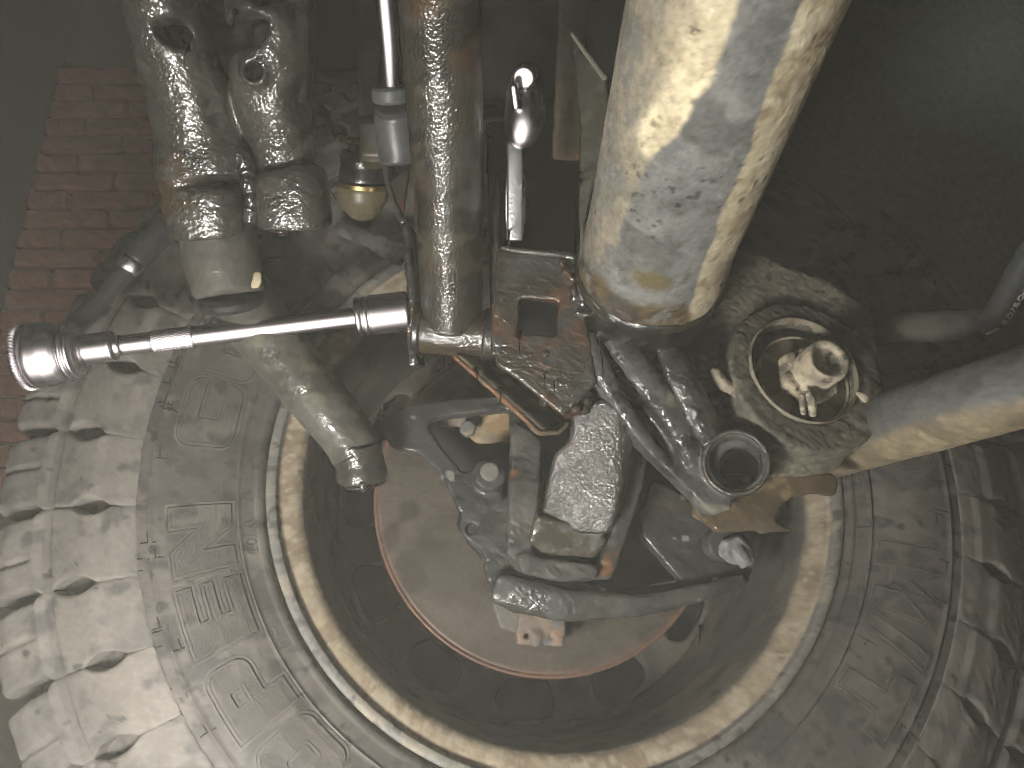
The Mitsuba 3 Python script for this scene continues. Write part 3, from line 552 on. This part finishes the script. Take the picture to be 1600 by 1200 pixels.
def hexbolt(o, d, r, h, sides=6):
    u, v, n = basis(d); b = m3.Manifold.extrude(m3.CrossSection([[(r * math.cos(t), r * math.sin(t)) for t in np.arange(sides) * 2 * np.pi / sides + .3]], m3.FillRule.NonZero), h)
    return soft(b.transform(np.c_[u, v, n, o]), .0018, 3)
FD = vec(0, .25, -1); FD /= np.linalg.norm(FD)
add('bolt', hexbolt(W(766, 738, .605), FD, .0072, .007, 16), 'm_dull', pal((.17, .165, .15)), parent=cb)
pb = Plane(740, 660, .655, (.0, .1, 1))
m = soft(pb.plate([(672, 656), (705, 640), (810, 622), (812, 690), (770, 694), (742, 692), (720, 668), (690, 668)], .004, holes=[(740, 654, 12)], corner=.001), .003, 2); displace(m, .0008, 90, 25)
add('backing_plate', m, 'm_dull', pal((.40, .30, .17), ((.28, .19, .1), 40, .45, .6, 108), ((.20, .17, .13), 30, .55, .7, 109)), parent=cb, label='tan dust-covered plate behind the opening')
add('bolt', hexbolt(W(732, 672, .640), FD, .0068, .010), 'm_dull', p_grey, parent=cb)
m = soft(union(hexbolt(W(1140, 858, .596), vec(.3, .1, -1) / 1.05, .011, .012), tube([(1150, 855, .585, 10), (1168, 885, .583, 11)], flat=.8)), .002, 2); displace(m, .0012, 150, 26)
add('bolt', m, 'm_dull', pal((.20, .21, .21), ((.30, .31, .31), 90, .5, .65, 110)), parent=cb)
m = soft(union(cyl(W(1130, 850, .598), vec(.2, .2, -1) / 1.04, .013, -.01, .004)), .0025, 2)
add('bolt_boss', m, 'm_dull', pal((.06, .06, .058)), parent=cb)
pd = Plane(848, 985, .625, (0, .2, 1))
m = soft(union(pd.plate([(810, 955), (884, 960), (882, 1012), (806, 1008)], .02, holes=[(823, 994, 5), (861, 995, 3)], corner=.001), pd.plate([(830, 985), (846, 985), (846, 1012), (830, 1012)], .004, lift=.0025, corner=.0004)), .0028, 2); displace(m, .0008, 110, 27)
add('pad_clip', m, 'm_dull', pal((.17, .14, .115), ((.22, .15, .10), 60, .5, .64, 111), ((.12, .115, .11), 90, .5, .64, 112)), parent=cb, label='rusty square pad clip at the bottom of the bracket')
pe = Plane(800, 960, .632, (.1, .2, 1))
m = soft(pe.plate([(770, 930), (812, 945), (812, 992), (785, 985), (772, 955)], .006, corner=.001), .003, 2)
add('pad_edge', m, 'm_dull', pal((.14, .13, .115), ((.10, .092, .08), 60, .5, .65, 113)), parent=cb)

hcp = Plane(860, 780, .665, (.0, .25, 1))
m = soft(hcp.plate([(668, 648), (800, 636), (1010, 632), (1080, 800), (1066, 905), (960, 925), (790, 902), (752, 872), (734, 852), (712, 818), (720, 800), (708, 770), (686, 735)], .02, corner=.003), .005, 3)  # plate added between bracket and disc so the openings read as shade
add('shade_plate', m, 'm_dull', pal((.022, .021, .019)), parent=cb, label='near-black plate added to darken the bracket openings')

# ------------------------------------------------------------------ bracket with the square hole, link strip
br = thing('mounting_bracket', 'oily brown welded bracket with a square hole, open at its top', 'bracket')
pm = Plane(840, 470, .540, (-.04, .10, 1))
M = union(pm.plate([(776, 388), (896, 398), (914, 424), (908, 480), (925, 540), (932, 600), (900, 632), (880, 650), (800, 585), (776, 572), (768, 520)], .010, holes=[[(813, 466), (873, 470), (871, 524), (808, 520)]], corner=.0012),
          tube([(780, 386, .538, 5), (830, 394, .536, 6), (893, 401, .536, 7), (910, 424, .537, 8), (905, 455, .54, 7)], flat=.8))
m = soft(M, .0024, 3); displace(m, .0006, 90, 28); displace(m, .0004, 380, 29, 2)
add('front_plate', m, 'm_oily', pal((.15, .13, .09), ((.34, .17, .08), 26, .45, .58, 114), (OLIVE, 35, .5, .62, 115), ((.19, .19, .18), 40, .56, .68, 116)), parent=br)
PB = lambda a, b, da, db, t, x, y: None
def wall_between(p0, p1, p2, p3, t):
    """A plate through four photo points (x, y, d), t thick."""
    P = [W(*p) for p in (p0, p1, p2, p3)]; n = np.cross(P[1] - P[0], P[3] - P[0]); n /= np.linalg.norm(n)
    return m3.Manifold.hull_points(np.array([q + n * s for q in P for s in (-t / 2, t / 2)]))
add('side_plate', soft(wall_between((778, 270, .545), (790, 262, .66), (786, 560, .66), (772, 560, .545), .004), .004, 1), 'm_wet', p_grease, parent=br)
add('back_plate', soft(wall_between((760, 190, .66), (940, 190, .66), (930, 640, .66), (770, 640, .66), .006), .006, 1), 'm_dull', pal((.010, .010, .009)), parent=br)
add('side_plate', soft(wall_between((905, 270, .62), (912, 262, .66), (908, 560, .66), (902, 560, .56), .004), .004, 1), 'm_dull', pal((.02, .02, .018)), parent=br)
def blobs(pts, k, r, spread, seed):
    """A run of weld and grease lumps along photo points (x, y, d)."""
    g = np.random.default_rng(seed); P, _ = resample(np.array([W(*p) for p in pts]), np.ones(len(pts)), .001); out = []
    for i in range(k):
        b = trimesh.creation.icosphere(subdivisions=1, radius=r * g.uniform(.5, 1.2)); b.vertices += P[g.integers(len(P))] + g.normal(0, spread, 3) * np.array([1, .4, 1]); out.append(b)
    m = soft(union(*out), .002, 3); displace(m, .0008, 260, seed, 2); return m
add('weld', blobs([(846, 545, .542), (866, 585, .541), (884, 632, .541), (905, 640, .545)], 70, .0042, .0032, 30), 'm_oily', p_brown, parent=br)
add('weld', blobs([(880, 420, .536), (905, 452, .536), (915, 500, .540)], 40, .0036, .003, 31), 'm_oily', p_brown, parent=br)
ls = thing('link_strip', 'dark oily steel strip with a rusty edge slanting from the sleeve to the glittering housing', 'link')
m = soft(wall_between((712, 556, .562), (750, 552, .590), (893, 648, .580), (850, 676, .553), .006), .0025, 1); displace(m, .0006, 100, 32)
add('strip', m, 'm_dull', pal((.035, .032, .02), (OLIVE, 45, .5, .65, 117)), parent=ls)
m = tube([(709, 556, .562, 3.5), (760, 600, .559, 4.5), (820, 654, .555, 5), (846, 676, .553, 5), (868, 676, .552, 4), (888, 660, .552, 3)], step=.002); displace(m, .0006, 200, 33)
add('edge', m, 'm_patchy', pal((.26, .12, .05), ((.12, .09, .05), 60, .5, .62, 118)), parent=ls)

# ------------------------------------------------------------------ central tube, sleeve, tab
ct = thing('control_rod', 'long oily brown rod with a cross sleeve at its lower end, left of the wrench', 'control rod')
def p_rod(v):
    c = paint(v, (.135, .12, .085), ((.22, .12, .05), 22, .47, .6, 119), ((.16, .158, .14), 30, .5, .64, 120), (OIL, 45, .52, .64, 121), ((.22, .19, .13), 60, .6, .7, 122)); return c
m = tube([(664, -520, .290, 76), (684, -70, .408, 65), (690, 60, .448, 62.5), (697, 200, .487, 59), (702, 330, .524, 54), (705, 420, .549, 50), (706, 505, .572, 47)], step=.0022); displace(m, .0007, 70, 34); displace(m, .0003, 330, 35, 2)
add('tube', m, 'm_oily', p_rod, parent=ct)
S0, S1 = W(651, 513, .572), W(768, 524, .572); sdir = (S1 - S0) / np.linalg.norm(S1 - S0)
m = sweep([S0, S0 + (S1 - S0) * .5, S1], [.0172] * 3, step=.0022, bevel=.002); displace(m, .0006, 90, 36); displace(m, .0005, 420, 37, 2)
add('sleeve', m, 'm_oily', pal((.15, .125, .08), ((.22, .13, .05), 30, .45, .6, 123), ((.2, .2, .19), 60, .55, .66, 124)), parent=ct)
m = sweep([S1 - sdir * .006, S1 + sdir * .004], [.0190, .0190], step=.002, bevel=.002); add('bush_end', m, 'm_wet', p_grease, parent=ct)
m = sweep([S0 - sdir * .002, S0 + sdir * .004], [.0192, .0192], step=.002, bevel=.0015); add('bush_end', m, 'm_wet', p_grease, parent=ct)
tb = thing('edge_tab', 'thin wet steel tab seen edge-on between the chrome socket and the rod sleeve', 'tab')
def ribbon(pts, thick, deep, step=.002):
    """A thin plate seen edge-on: path of its near edge (x, y, d), reaching away from the viewer."""
    P, _ = resample(np.array([W(*p) for p in pts]), np.ones(len(pts)), step); t, U, V = frames(P)
    rows = []
    for p, k in zip(P, t):
        e = CF - k * (CF @ k); e /= np.linalg.norm(e); s = np.cross(k, e)
        q = [(-.5, 0), (-.5, 1), (.5, 1), (.5, 0), (.3, -.02), (-.3, -.02)]; rows.append([p + s * thick * a + e * deep * b for a, b in q])
    return grid(np.array(rows))
m = soft(ribbon([(634, 348, .565), (638, 400, .565), (643, 470, .565), (643, 530, .565), (648, 572, .565)], .0062, .045), .0025, 1); displace(m, .0006, 160, 38); displace(m, .0004, 420, 39, 2)
add('tab', m, 'm_oily', pal((.12, .115, .10), (RUST, 40, .5, .6, 125), (DARK, 60, .55, .66, 126)), parent=tb)

# Y-shaped strap, bolt, bush behind the rod
ys = thing('forked_strap', 'forked steel strap with a dab of red paint, beside the brass-coloured bush', 'strap')
m = soft(ribbon([(591, 203, .60), (600, 250, .60), (606, 285, .598), (617, 318, .594), (630, 348, .59)], .0042, .03), .0022, 1); displace(m, .0006, 200, 40)
add('strap', m, 'm_wet', p_grey, parent=ys)
m = soft(wall_between((637, 266, .60), (640, 262, .61), (628, 350, .592), (607, 290, .600), .003), .0022, 1)
add('gusset', m, 'm_wet', pal((.14, .13, .12), ((.30, .085, .06), 60, .44, .55, 127), (GREY, 120, .55, .65, 128)), parent=ys, label='triangular gusset with a dab of red paint')
m = soft(wall_between((563, 196, .605), (598, 196, .605), (598, 250, .605), (567, 250, .605), .016), .0025, 3)
add('bolt_head', m, 'm_smooth', pal((.11, .11, .10), (OLIVE, 60, .5, .6, 129)), parent=ys)
bu = thing('brass_bush', 'round brass-coloured bush with golden rings and a dripping dome, behind the forked strap', 'bush')
BO = W(566, 300, .635); BD = vec(.10, .93, -.36); BD /= np.linalg.norm(BD); k = .635 / F
bl = lambda pr_: lathe(BO, BD, dense([(r * k, h * k) for r, h in pr_], .002), 72)
add('dome', bl([(.5, -46), (6, -45), (16, -41), (30, -28), (38, -12), (40, 2), (40, 8), (38, 9), (.5, 9)]), 'm_smooth', pal((.10, .085, .05), ((.06, .047, .024), 40, .48, .62, 130)), parent=bu)
add('gold_ring', ring(BO, BD, 43 * k, 30 * k, 8 * k, 15 * k), 'm_brass', pal((.70, .52, .20)), parent=bu, smooth=False, angle=40)
add('body', bl([(.5, 14), (36, 14), (37, 20), (34, 40), (36, 50), (30, 62), (.5, 62)]), 'm_wet', pal((.03, .028, .022)), parent=bu)
add('gold_ring', ring(BO, BD, 38 * k, 26 * k, 74 * k, 79 * k), 'm_brass', pal((.55, .43, .2)), parent=bu, smooth=False, angle=40)
add('neck', bl([(.5, 60), (22, 60), (24, 74), (24, 80), (.5, 80)]), 'm_wet', pal((.03, .028, .022)), parent=bu)
add('bolt_washer', ring(W(583, 240, .612), vec(.5, -.2, -.8), 24 * k, 8 * k, 0, 4 * k), 'm_brass', pal((.55, .5, .36)), parent=bu, smooth=False, angle=40)
sa = thing('support_arm', 'dark curved support arm under the brass-coloured bush', 'bracket')
m = soft(tube([(524, 352, .63, 9), (545, 362, .63, 13), (580, 375, .628, 14), (606, 388, .625, 17), (634, 402, .62, 18)], flat=.35), .0025, 1); displace(m, .0008, 120, 41)
add('arm', m, 'm_patchy', pal((.075, .078, .076), ((.14, .14, .135), 90, .5, .64, 131)), parent=sa)
# grey shock body and rail behind
sh = thing('damper', 'dull grey damper body with a bright rod, half hidden behind the oily rod', 'damper')
m = tube([(614, 165, .56, 30), (620, 210, .575, 33), (627, 255, .585, 33)], step=.003, bevel=.004); add('body', m, 'm_smooth', pal((.07, .074, .074), ((.05, .052, .052), 30, .5, .6, 132)), parent=sh)
m = tube([(610, 132, .552, 30), (613, 160, .558, 31)], step=.002, bevel=.003); add('collar', m, 'm_smooth', pal((.085, .09, .09)), parent=sh)
m = tube([(598, -60, .50, 17), (606, 40, .52, 16), (612, 135, .55, 14)], step=.003); add('rod', m, 'm_chrome', parent=sh)
rl = thing('chassis_rail', 'dark upright chassis rail behind the damper', 'rail')
add('rail', soft(wall_between((563, -80, .70), (600, -80, .70), (606, 200, .72), (566, 200, .72), .03), .006, 1), 'm_smooth', pal((.055, .05, .042), ((.09, .075, .05), 30, .5, .65, 133)), parent=rl)

# ------------------------------------------------------------------ upper left casting, rod end, drag link
gc = thing('steering_casting', 'oil-wet steering casting of two tapering legs with dark openings, at upper left', 'casting')
pg = Plane(380, 80, .515, (0, -.1, 1))
webm = pg.plate([(232, -60), (486, -60), (482, 40), (480, 150), (440, 175), (385, 165), (335, 120), (280, 100)], .020, corner=.002)
leg1 = tube([(135, -480, .350, 50), (232, -70, .440, 50), (258, 30, .468, 54), (284, 110, .488, 59), (306, 185, .508, 64), (318, 235, .52, 66)], power=2.3)
leg2 = tube([(395, -480, .400, 58), (415, -70, .470, 58), (420, 60, .483, 60), (425, 150, .505, 57), (440, 220, .525, 50), (450, 280, .54, 46)], power=2.3)
ph2 = Plane(380, 60, .475, (0, -.3, 1)); hole_cut = [ph2.plate(h, .085, lift=.06) for h in ([(258, 44), (298, 36), (314, 62), (300, 82), (276, 74)], [(336, 66), (358, 34), (392, 22), (425, 30), (432, 52), (416, 74), (380, 80), (350, 92)], [(395, -10), (452, -10), (448, 8), (424, 15), (402, 10)])]
col1 = tube([(316, 222, .518, 66), (318, 240, .52, 68), (322, 292, .525, 64), (324, 298, .525, 60)], power=3)
col2 = tube([(322, 290, .525, 62), (326, 330, .53, 63), (332, 368, .535, 60)], power=2.6)
col3 = tube([(452, 268, .53, 52), (458, 300, .532, 56), (462, 356, .538, 54)], power=3)
link = tube([(378, 320, .545, 30), (412, 320, .545, 30)], power=3)
bossr = ring(W(396, 112, .470), vec(0, -.3, -1), 23 * .47 / F, 14 * .47 / F, -.012, .002, 48, .001)
M = sub(union(webm, leg1, leg2, col1, col2, col3, link, bossr), cyl(W(396, 112, .470), vec(0, -.3, -1), 14 * .47 / F, -.014, .03), *hole_cut)
m = soft(M, .0026, 6); displace(m, .0009, 75, 42); displace(m, .0005, 420, 43, 2)
add('casting', m, 'm_oily', pal((.13, .125, .105), ((.17, .16, .13), 28, .46, .62, 134), ((.05, .05, .045), 40, .52, .64, 135), ((.19, .12, .06), 32, .6, .7, 136), ((.22, .21, .18), 90, .58, .68, 137)), parent=gc)
m = soft(union(tube([(430, 350, .532, 12), (444, 362, .532, 11), (452, 366, .532, 5)]), tube([(425, 335, .53, 14), (455, 340, .528, 17), (470, 345, .53, 12)], flat=.7)), .002, 2); displace(m, .0014, 180, 44)
add('grease_lump', m, 'm_oily', pal((.07, .04, .022), ((.2, .16, .1), 120, .55, .65, 138)), parent=gc)
m = soft(tube([(368, 230, .505, 10), (384, 260, .51, 14), (392, 300, .515, 13), (390, 350, .522, 12)], flat=.8), .002, 2); displace(m, .0018, 150, 45); displace(m, .0006, 420, 46, 2)
add('grease_seam', m, 'm_oily', pal((.035, .033, .028)), parent=gc)
re_ = thing('rod_end', 'grey rod end under the steering casting with a worn pale chip on its rim', 'rod end')
m = tube([(338, 345, .535, 58), (346, 400, .54, 58), (355, 440, .543, 56), (359, 461, .544, 53)], step=.0026, bevel=.003); displace(m, .0006, 70, 47)
add('body', m, 'm_iron', pal((.085, .082, .073), ((.115, .11, .095), 35, .45, .62, 139), ((.11, .105, .09), 60, .52, .66, 140)), parent=re_)
m = tube([(359, 458, .546, 50), (364, 482, .55, 49)], step=.003, bevel=.004); add('shade_collar', m, 'm_rubber', pal((.025, .025, .025)), parent=re_)  # dark collar put in for the shadow under the rod end
m = soft(trimesh.util.concatenate([tube([(403, 425, .52, 6), (402, 440, .52, 8), (393, 449, .522, 5)], flat=.5)]), .0015, 0); displace(m, .0008, 200, 48)
add('paint_chip', m, 'm_dull', pal((.45, .40, .26)), parent=re_)
dl = thing('drag_link', 'straight grey drag link running down behind the chrome extension to a greased ball joint', 'drag link')
m = tube([(352, 430, .575, 50), (395, 495, .577, 50), (450, 565, .580, 47), (510, 640, .583, 44), (548, 690, .586, 41), (562, 715, .587, 41)], step=.0018, bevel=.006); displace(m, .0007, 60, 49); displace(m, .0003, 300, 50, 2)
add('bar', m, 'm_iron', pal((.085, .082, .07), ((.11, .105, .088), 28, .45, .62, 141), ((.13, .125, .105), 50, .5, .66, 142), ((.17, .155, .115), 90, .6, .7, 143)), parent=dl)
m = tube([(556, 690, .585, 40), (563, 728, .586, 38), (566, 742, .586, 40), (567, 752, .587, 38)], step=.0022, bevel=.003); displace(m, .0007, 120, 51)
add('ball_joint', m, 'm_wet', pal((.09, .085, .075), ((.16, .15, .13), 60, .5, .64, 144)), parent=dl)
add('joint_cap', tube([(566, 748, .583, 36), (568, 760, .584, 32)], step=.002, bevel=.004), 'm_oily', p_grease, parent=dl)
add('grease_nipple', tube([(566, 752, .570, 7), (567, 764, .570, 6), (567, 770, .570, 3)], step=.0012), 'm_oily', pal((.2, .2, .18)), parent=dl)

# ------------------------------------------------------------------ right side: tie rod, hose, plates, liner
tr = thing('tie_rod', 'plain grey tie rod leaving the picture at right, dusted tan along its lower side', 'tie rod')
TA, TB = W(1370, 674, .575), W(1680, 580, .455); TD = (TB - TA) / np.linalg.norm(TB - TA)
def p_tie(v):
    c = paint(v, (.115, .12, .12), ((.145, .147, .14), 20, .45, .65, 145), ((.085, .085, .082), 50, .52, .68, 146), ((.17, .165, .15), 12, .58, .72, 150))
    q = v - TA; t = q @ TD; up = (q - t[:, None] * TD) @ CU; n1 = .012 * (fbm(v * 40, 3, 148) - .5) + .004 * (fbm(v * 160, 2, 149) - .5)
    tan = paint(v, (.25, .205, .135), ((.18, .15, .10), 50, .45, .62, 147), ((.32, .27, .18), 90, .56, .7, 151))
    w = np.maximum(ss(-.004, -.012, up + n1 + .05 * np.maximum(t - .05, 0)), ss(.016, -.004, t + n1) * ss(.008, -.006, up + n1))[:, None]; return grain(v, c * (1 - w) + tan * w, .35, 940)
m = tube([(1255, 712, .66, 46), (1320, 690, .615, 50), (1370, 674, .575, 53), (1440, 652, .535, 57), (1560, 616, .478, 61), (1680, 580, .455, 64), (1980, 480, .40, 72)], step=.0018, bevel=.006); displace(m, .0006, 60, 52); displace(m, .0003, 300, 53, 2)
add('tube', m, 'm_dull', p_tie, parent=tr)
ho = thing('brake_hose', 'black rubber hose with white printing curving out of the right edge', 'hose')
HP = [(1528, 512, .60), (1552, 496, .596), (1572, 466, .590), (1592, 428, .584), (1620, 380, .575), (1650, 330, .565), (1700, 200, .55), (1720, 20, .54)]
m = sweep([W(*p) for p in HP], [24 * .59 / F * .82] * len(HP), step=.003, bevel=.004); add('tube', m, 'm_rubber', pal((.075, .08, .082)), parent=ho)
def on_hose(m, s0, off, scale):
    P, _ = resample(np.array([W(*p) for p in HP]), np.ones(len(HP)), .001); t, _, _ = frames(P); v = np.array(m.vertices); r = 24 * .59 / F * .82
    i = np.clip(((s0 + v[:, 0]) / .001).astype(int), 0, len(P) - 1); q = P[i]; k = t[i]; e = -(CF - k * (k @ CF)[:, None]); e /= np.linalg.norm(e, axis=1)[:, None]; s = np.cross(e, k)
    a = (off + v[:, 1]) / r; m.vertices = q + (np.cos(a)[:, None] * e + np.sin(a)[:, None] * s) * (r - .0004 + v[:, 2])[:, None]; return m
def refined(m): return tri(man(m).refine_to_length(.0015))
mk = [on_hose(refined(meshkit.text_mesh('60/80', .0058, .0010)), .0115, -.0085, 1)]
for a, b in ((.001, .0095), (.034, .060)): mk.append(on_hose(refined(box(np.array([(a + b) / 2, -.0062, .0005]), *np.eye(3), b - a, .0022, .0010)), 0, 0, 1))
add('printing', trimesh.util.concatenate(mk), 'm_smooth', pal((.75, .76, .74)), smooth=False, parent=ho, label='white printed digits and dashes along the hose')
dc = thing('dust_sleeve', 'dull olive rubber sleeve that the printed hose runs into, above the tie rod', 'sleeve')
m = tube([(1352, 530, .62, 16), (1395, 512, .615, 24), (1460, 508, .61, 25), (1520, 505, .605, 24), (1548, 502, .603, 20)], step=.003, flat=.8, bevel=.003); displace(m, .001, 50, 54)
add('sleeve', m, 'm_dull', pal((.07, .07, .062), ((.10, .097, .08), 40, .5, .64, 149)), parent=dc)
gp = thing('tread_plate', 'grey notched rubber plate for tyre tread, behind the knuckle above the tie rod', 'plate')
ph_ = Plane(1420, 555, .64, (.1, .1, 1)); m = soft(ph_.plate([(1355, 528), (1372, 518), (1440, 528), (1478, 545), (1470, 558), (1442, 572), (1395, 586), (1372, 588)], .01, corner=.001), .003, 2)  # plate modelled where tyre tread shows behind the knuckle
add('plate', m, 'm_rubber', pal((.115, .112, .10), ((.15, .145, .12), 40, .5, .64, 150)), parent=gp)
# olive plates left of the axle tube
sp = thing('spring_seat', 'bent olive steel plates with a bright cut edge, just left of the axle tube', 'plate')
m = soft(wall_between((876, -60, .56), (922, -60, .56), (906, 252, .60), (864, 250, .60), .006), .003, 1); displace(m, .0009, 60, 55)
add('rear_plate', m, 'm_dull', pal((.085, .08, .06), ((.13, .10, .06), 30, .5, .64, 151), (RUST, 40, .64, .74, 152)), parent=sp)
ps = Plane(920, 200, .525, (-.5, .05, 1)); m = soft(ps.plate([(892, 52), (947, 124), (951, 150), (938, 240), (916, 330), (906, 420), (903, 300), (908, 200)], .005, corner=.0008), .003, 1); displace(m, .0006, 80, 56)
add('front_plate', m, 'm_patchy', pal((.12, .117, .09), ((.17, .165, .13), 60, .48, .62, 153), ((.10, .10, .08), 40, .54, .66, 154)), parent=sp)
m = tube([(892, 50, .522, 3), (918, 86, .522, 4), (947, 124, .52, 5)], step=.002); add('cut_edge', m, 'm_dull', pal((.20, .195, .155)), parent=sp)
# dark underbody beyond
ub = thing('wheel_arch_liner', 'large dark grey-green wheel arch liner filling the upper right', 'liner')
g = []
for i, yy in enumerate(np.linspace(-200, 640, 40)):
    g.append([W(x, yy, .86 + .10 * ((x - 1350) / 500) ** 2 + .00012 * (600 - yy) * (1 - .5 * (x - 900) / 1000)) for x in np.linspace(1120, 1900, 40)])
g = np.array(g); gi, gj = np.meshgrid(np.arange(39), np.arange(39), indexing='ij'); a = gi * 40 + gj
m = trimesh.Trimesh(g.reshape(-1, 3), np.concatenate([np.stack([a, a + 1, a + 41], -1).reshape(-1, 3), np.stack([a, a + 41, a + 40], -1).reshape(-1, 3)]), process=False)
if (np.array(m.face_normals).mean(0) @ CF) > 0: m.invert()
m2 = m.copy(); m2.vertices = m2.vertices + CF * .006; m2.invert(); m = m.subdivide().subdivide(); displace(m, .003, 7, 57, 2)
add('panel', trimesh.util.concatenate([m, m2]), 'm_dull', pal((.22, .27, .23), ((.26, .31, .27), 5, .4, .7, 155)), parent=ub)
cc = thing('dark_backing', 'near-black sheet added as shade behind the wrench and the square-holed bracket', 'dark_backing')
add('shade_sheet', soft(wall_between((735, -120, .74), (990, -120, .74), (985, 470, .78), (740, 470, .78), .04), .008, 1), 'm_dull', pal((.022, .023, .02), ((.035, .036, .03), 20, .45, .65, 157)), parent=cc)  # near-black sheet added where the underbody lies in shadow

# ------------------------------------------------------------------ tools
rt = thing('ratchet_wrench', 'chrome ratchet with long extension bar and socket reaching from the left to the rod sleeve', 'ratchet')
H0, H1 = W(36, 558, .545), W(636, 486, .572); hd = (H1 - H0) / np.linalg.norm(H1 - H0); px = np.linalg.norm(H1 - H0) / 604
def turned(prof, seg=72, fn=None): return lathe(H0, hd, dense([(max(r, .2) * px, h * px) for h, r in prof], .0011), seg, fn)
add('head', turned([(10, .2), (10, 38), (12, 48), (15, 50), (22, 52), (40, 51), (56, 47), (64, 42), (66, 38), (66, .2)], 96), 'm_chrome_soft', parent=rt)
kn_fn = lambda r, a, h: np.where(r > 45 * px, r + px * 1.3 * np.sign(np.sin(a * 60)), r)
add('knurled_ring', turned([(-2, .2), (-2, 40), (0, 50), (2, 52.5), (9, 52.5), (10, 50), (10, .2)], 480, kn_fn), 'm_chrome_soft', parent=rt)
add('drive_collar', turned([(66, .2), (66, 44), (69, 47), (73, 47), (75, 42), (77, 45), (81, 45), (83, 40), (88, 36), (92, 28), (92, .2)]), 'm_chrome_soft', parent=rt)
add('adaptor', turned([(92, .2), (92, 23), (95, 24.5), (136, 24.5), (139, 23), (140, 17), (146, 16.5), (148, 16.5), (150, .2)]), 'm_chrome', parent=rt)
ex = thing('extension_bar', 'straight chrome extension bar with a knurled band, between the ratchet and the socket', 'extension bar')
add('bar', turned([(150, .2), (150, 15), (152, 16), (196, 16), (198, 17), (199, .2)]), 'm_chrome', parent=ex)
def kn2(r, a, h):
    s = h / px
    return r + px * .32 * (np.sign(np.sin(a * 26 + s * .50)) + np.sign(np.sin(a * 26 - s * .50))) / 2
add('knurled_band', lathe(H0, hd, [(.2 * px, 199 * px)] + [(17.5 * px, h * px) for h in np.linspace(199, 262, 110)] + [(.2 * px, 262 * px)], 240, kn2), 'm_chrome', parent=ex, label='finely knurled grip band')
add('bar', turned([(262, .2), (262, 17), (264, 16.5), (520, 16.5), (535, 16), (535, .2)]), 'm_chrome', parent=ex)
so = thing('socket', 'chrome socket on the end of the extension bar, pushed against the steel tab', 'socket')
add('socket_body', turned([(520, .2), (520, 30), (523, 32), (527, 32), (529, 30), (532, 30), (534, 32.5), (538, 32.5), (540, 31), (542, 31), (545, 33), (604, 33), (606, 31), (606, .2)]), 'm_chrome', parent=so)
m = tube([(88, 536, .555, 18), (130, 496, .565, 14), (170, 455, .575, 13), (196, 424, .58, 14)], step=.003, power=2.5); add('handle', m, 'm_smooth', pal((.022, .022, .022)), parent=rt, label='dark handle angled up behind the head')
m = tube([(196, 426, .578, 17), (204, 414, .58, 19), (212, 404, .581, 17)], step=.002, bevel=.002); add('handle_collar', m, 'm_chrome_soft', parent=rt)
m = tube([(208, 410, .58, 17), (225, 388, .585, 20), (255, 355, .592, 21), (285, 320, .60, 20)], step=.003); add('grip', m, 'm_smooth', pal((.022, .023, .025)), parent=rt)

wr = thing('combination_wrench', 'polished combination wrench standing upright in the open top of the bracket', 'wrench')
m = tube([(803, 222, .505, 12), (805, 250, .507, 13), (805, 330, .515, 13), (804, 375, .52, 13)], step=.002, flat=.9, power=5, bevel=.001)
add('shank', m, 'm_satin', parent=wr)
m = soft(union(tube([(795, 262, .512, 3), (793, 320, .516, 4), (795, 372, .522, 3)], power=4), tube([(818, 262, .512, 2.5), (819, 320, .516, 3.2), (816, 370, .522, 2.5)], power=4), tube([(806, 255, .515, 14), (806, 372, .525, 14)], flat=.3)), .002, 1)
add('shank_flange', m, 'm_chrome_soft', parent=wr)
m = soft(union(tube([(809, 232, .505, 12), (816, 214, .502, 24), (822, 186, .500, 30), (822, 160, .500, 28), (815, 140, .500, 22)], flat=1.0),
               tube([(800, 215, .503, 10), (802, 185, .499, 14), (806, 150, .497, 15), (814, 128, .495, 16), (821, 114, .495, 15), (824, 108, .496, 10)])), .0018, 7)
HV = vec(-.19, -.58, -.79); HV /= np.linalg.norm(HV); hu, hv, _ = basis(HV)
m = union(man(m), cyl(W(819, 121, .484), HV, .0070, -.012, .0015), box(W(806, 150, .483), hu, hv, HV, .0042, .016, .008))
dent = tube([(836, 130, .490, 8), (845, 165, .488, 13), (848, 205, .490, 8)])
m = soft(sub(man(m), dent), .0018, 6)
add('jaw', m, 'm_chrome_soft', parent=wr)

# ------------------------------------------------------------------ glare veil
HS = [2.6, 2.6, 2.6]
scene['glare_veil'] = {'type': 'cube', 'to_world': T().translate([0, 0.5, 1.3]).scale([4.5, 4.6, 2.5]), 'bsdf': {'type': 'null'}, 'interior': {'type': 'ref', 'id': 'glare_medium'}}
tag('glare_veil', kind='stuff')
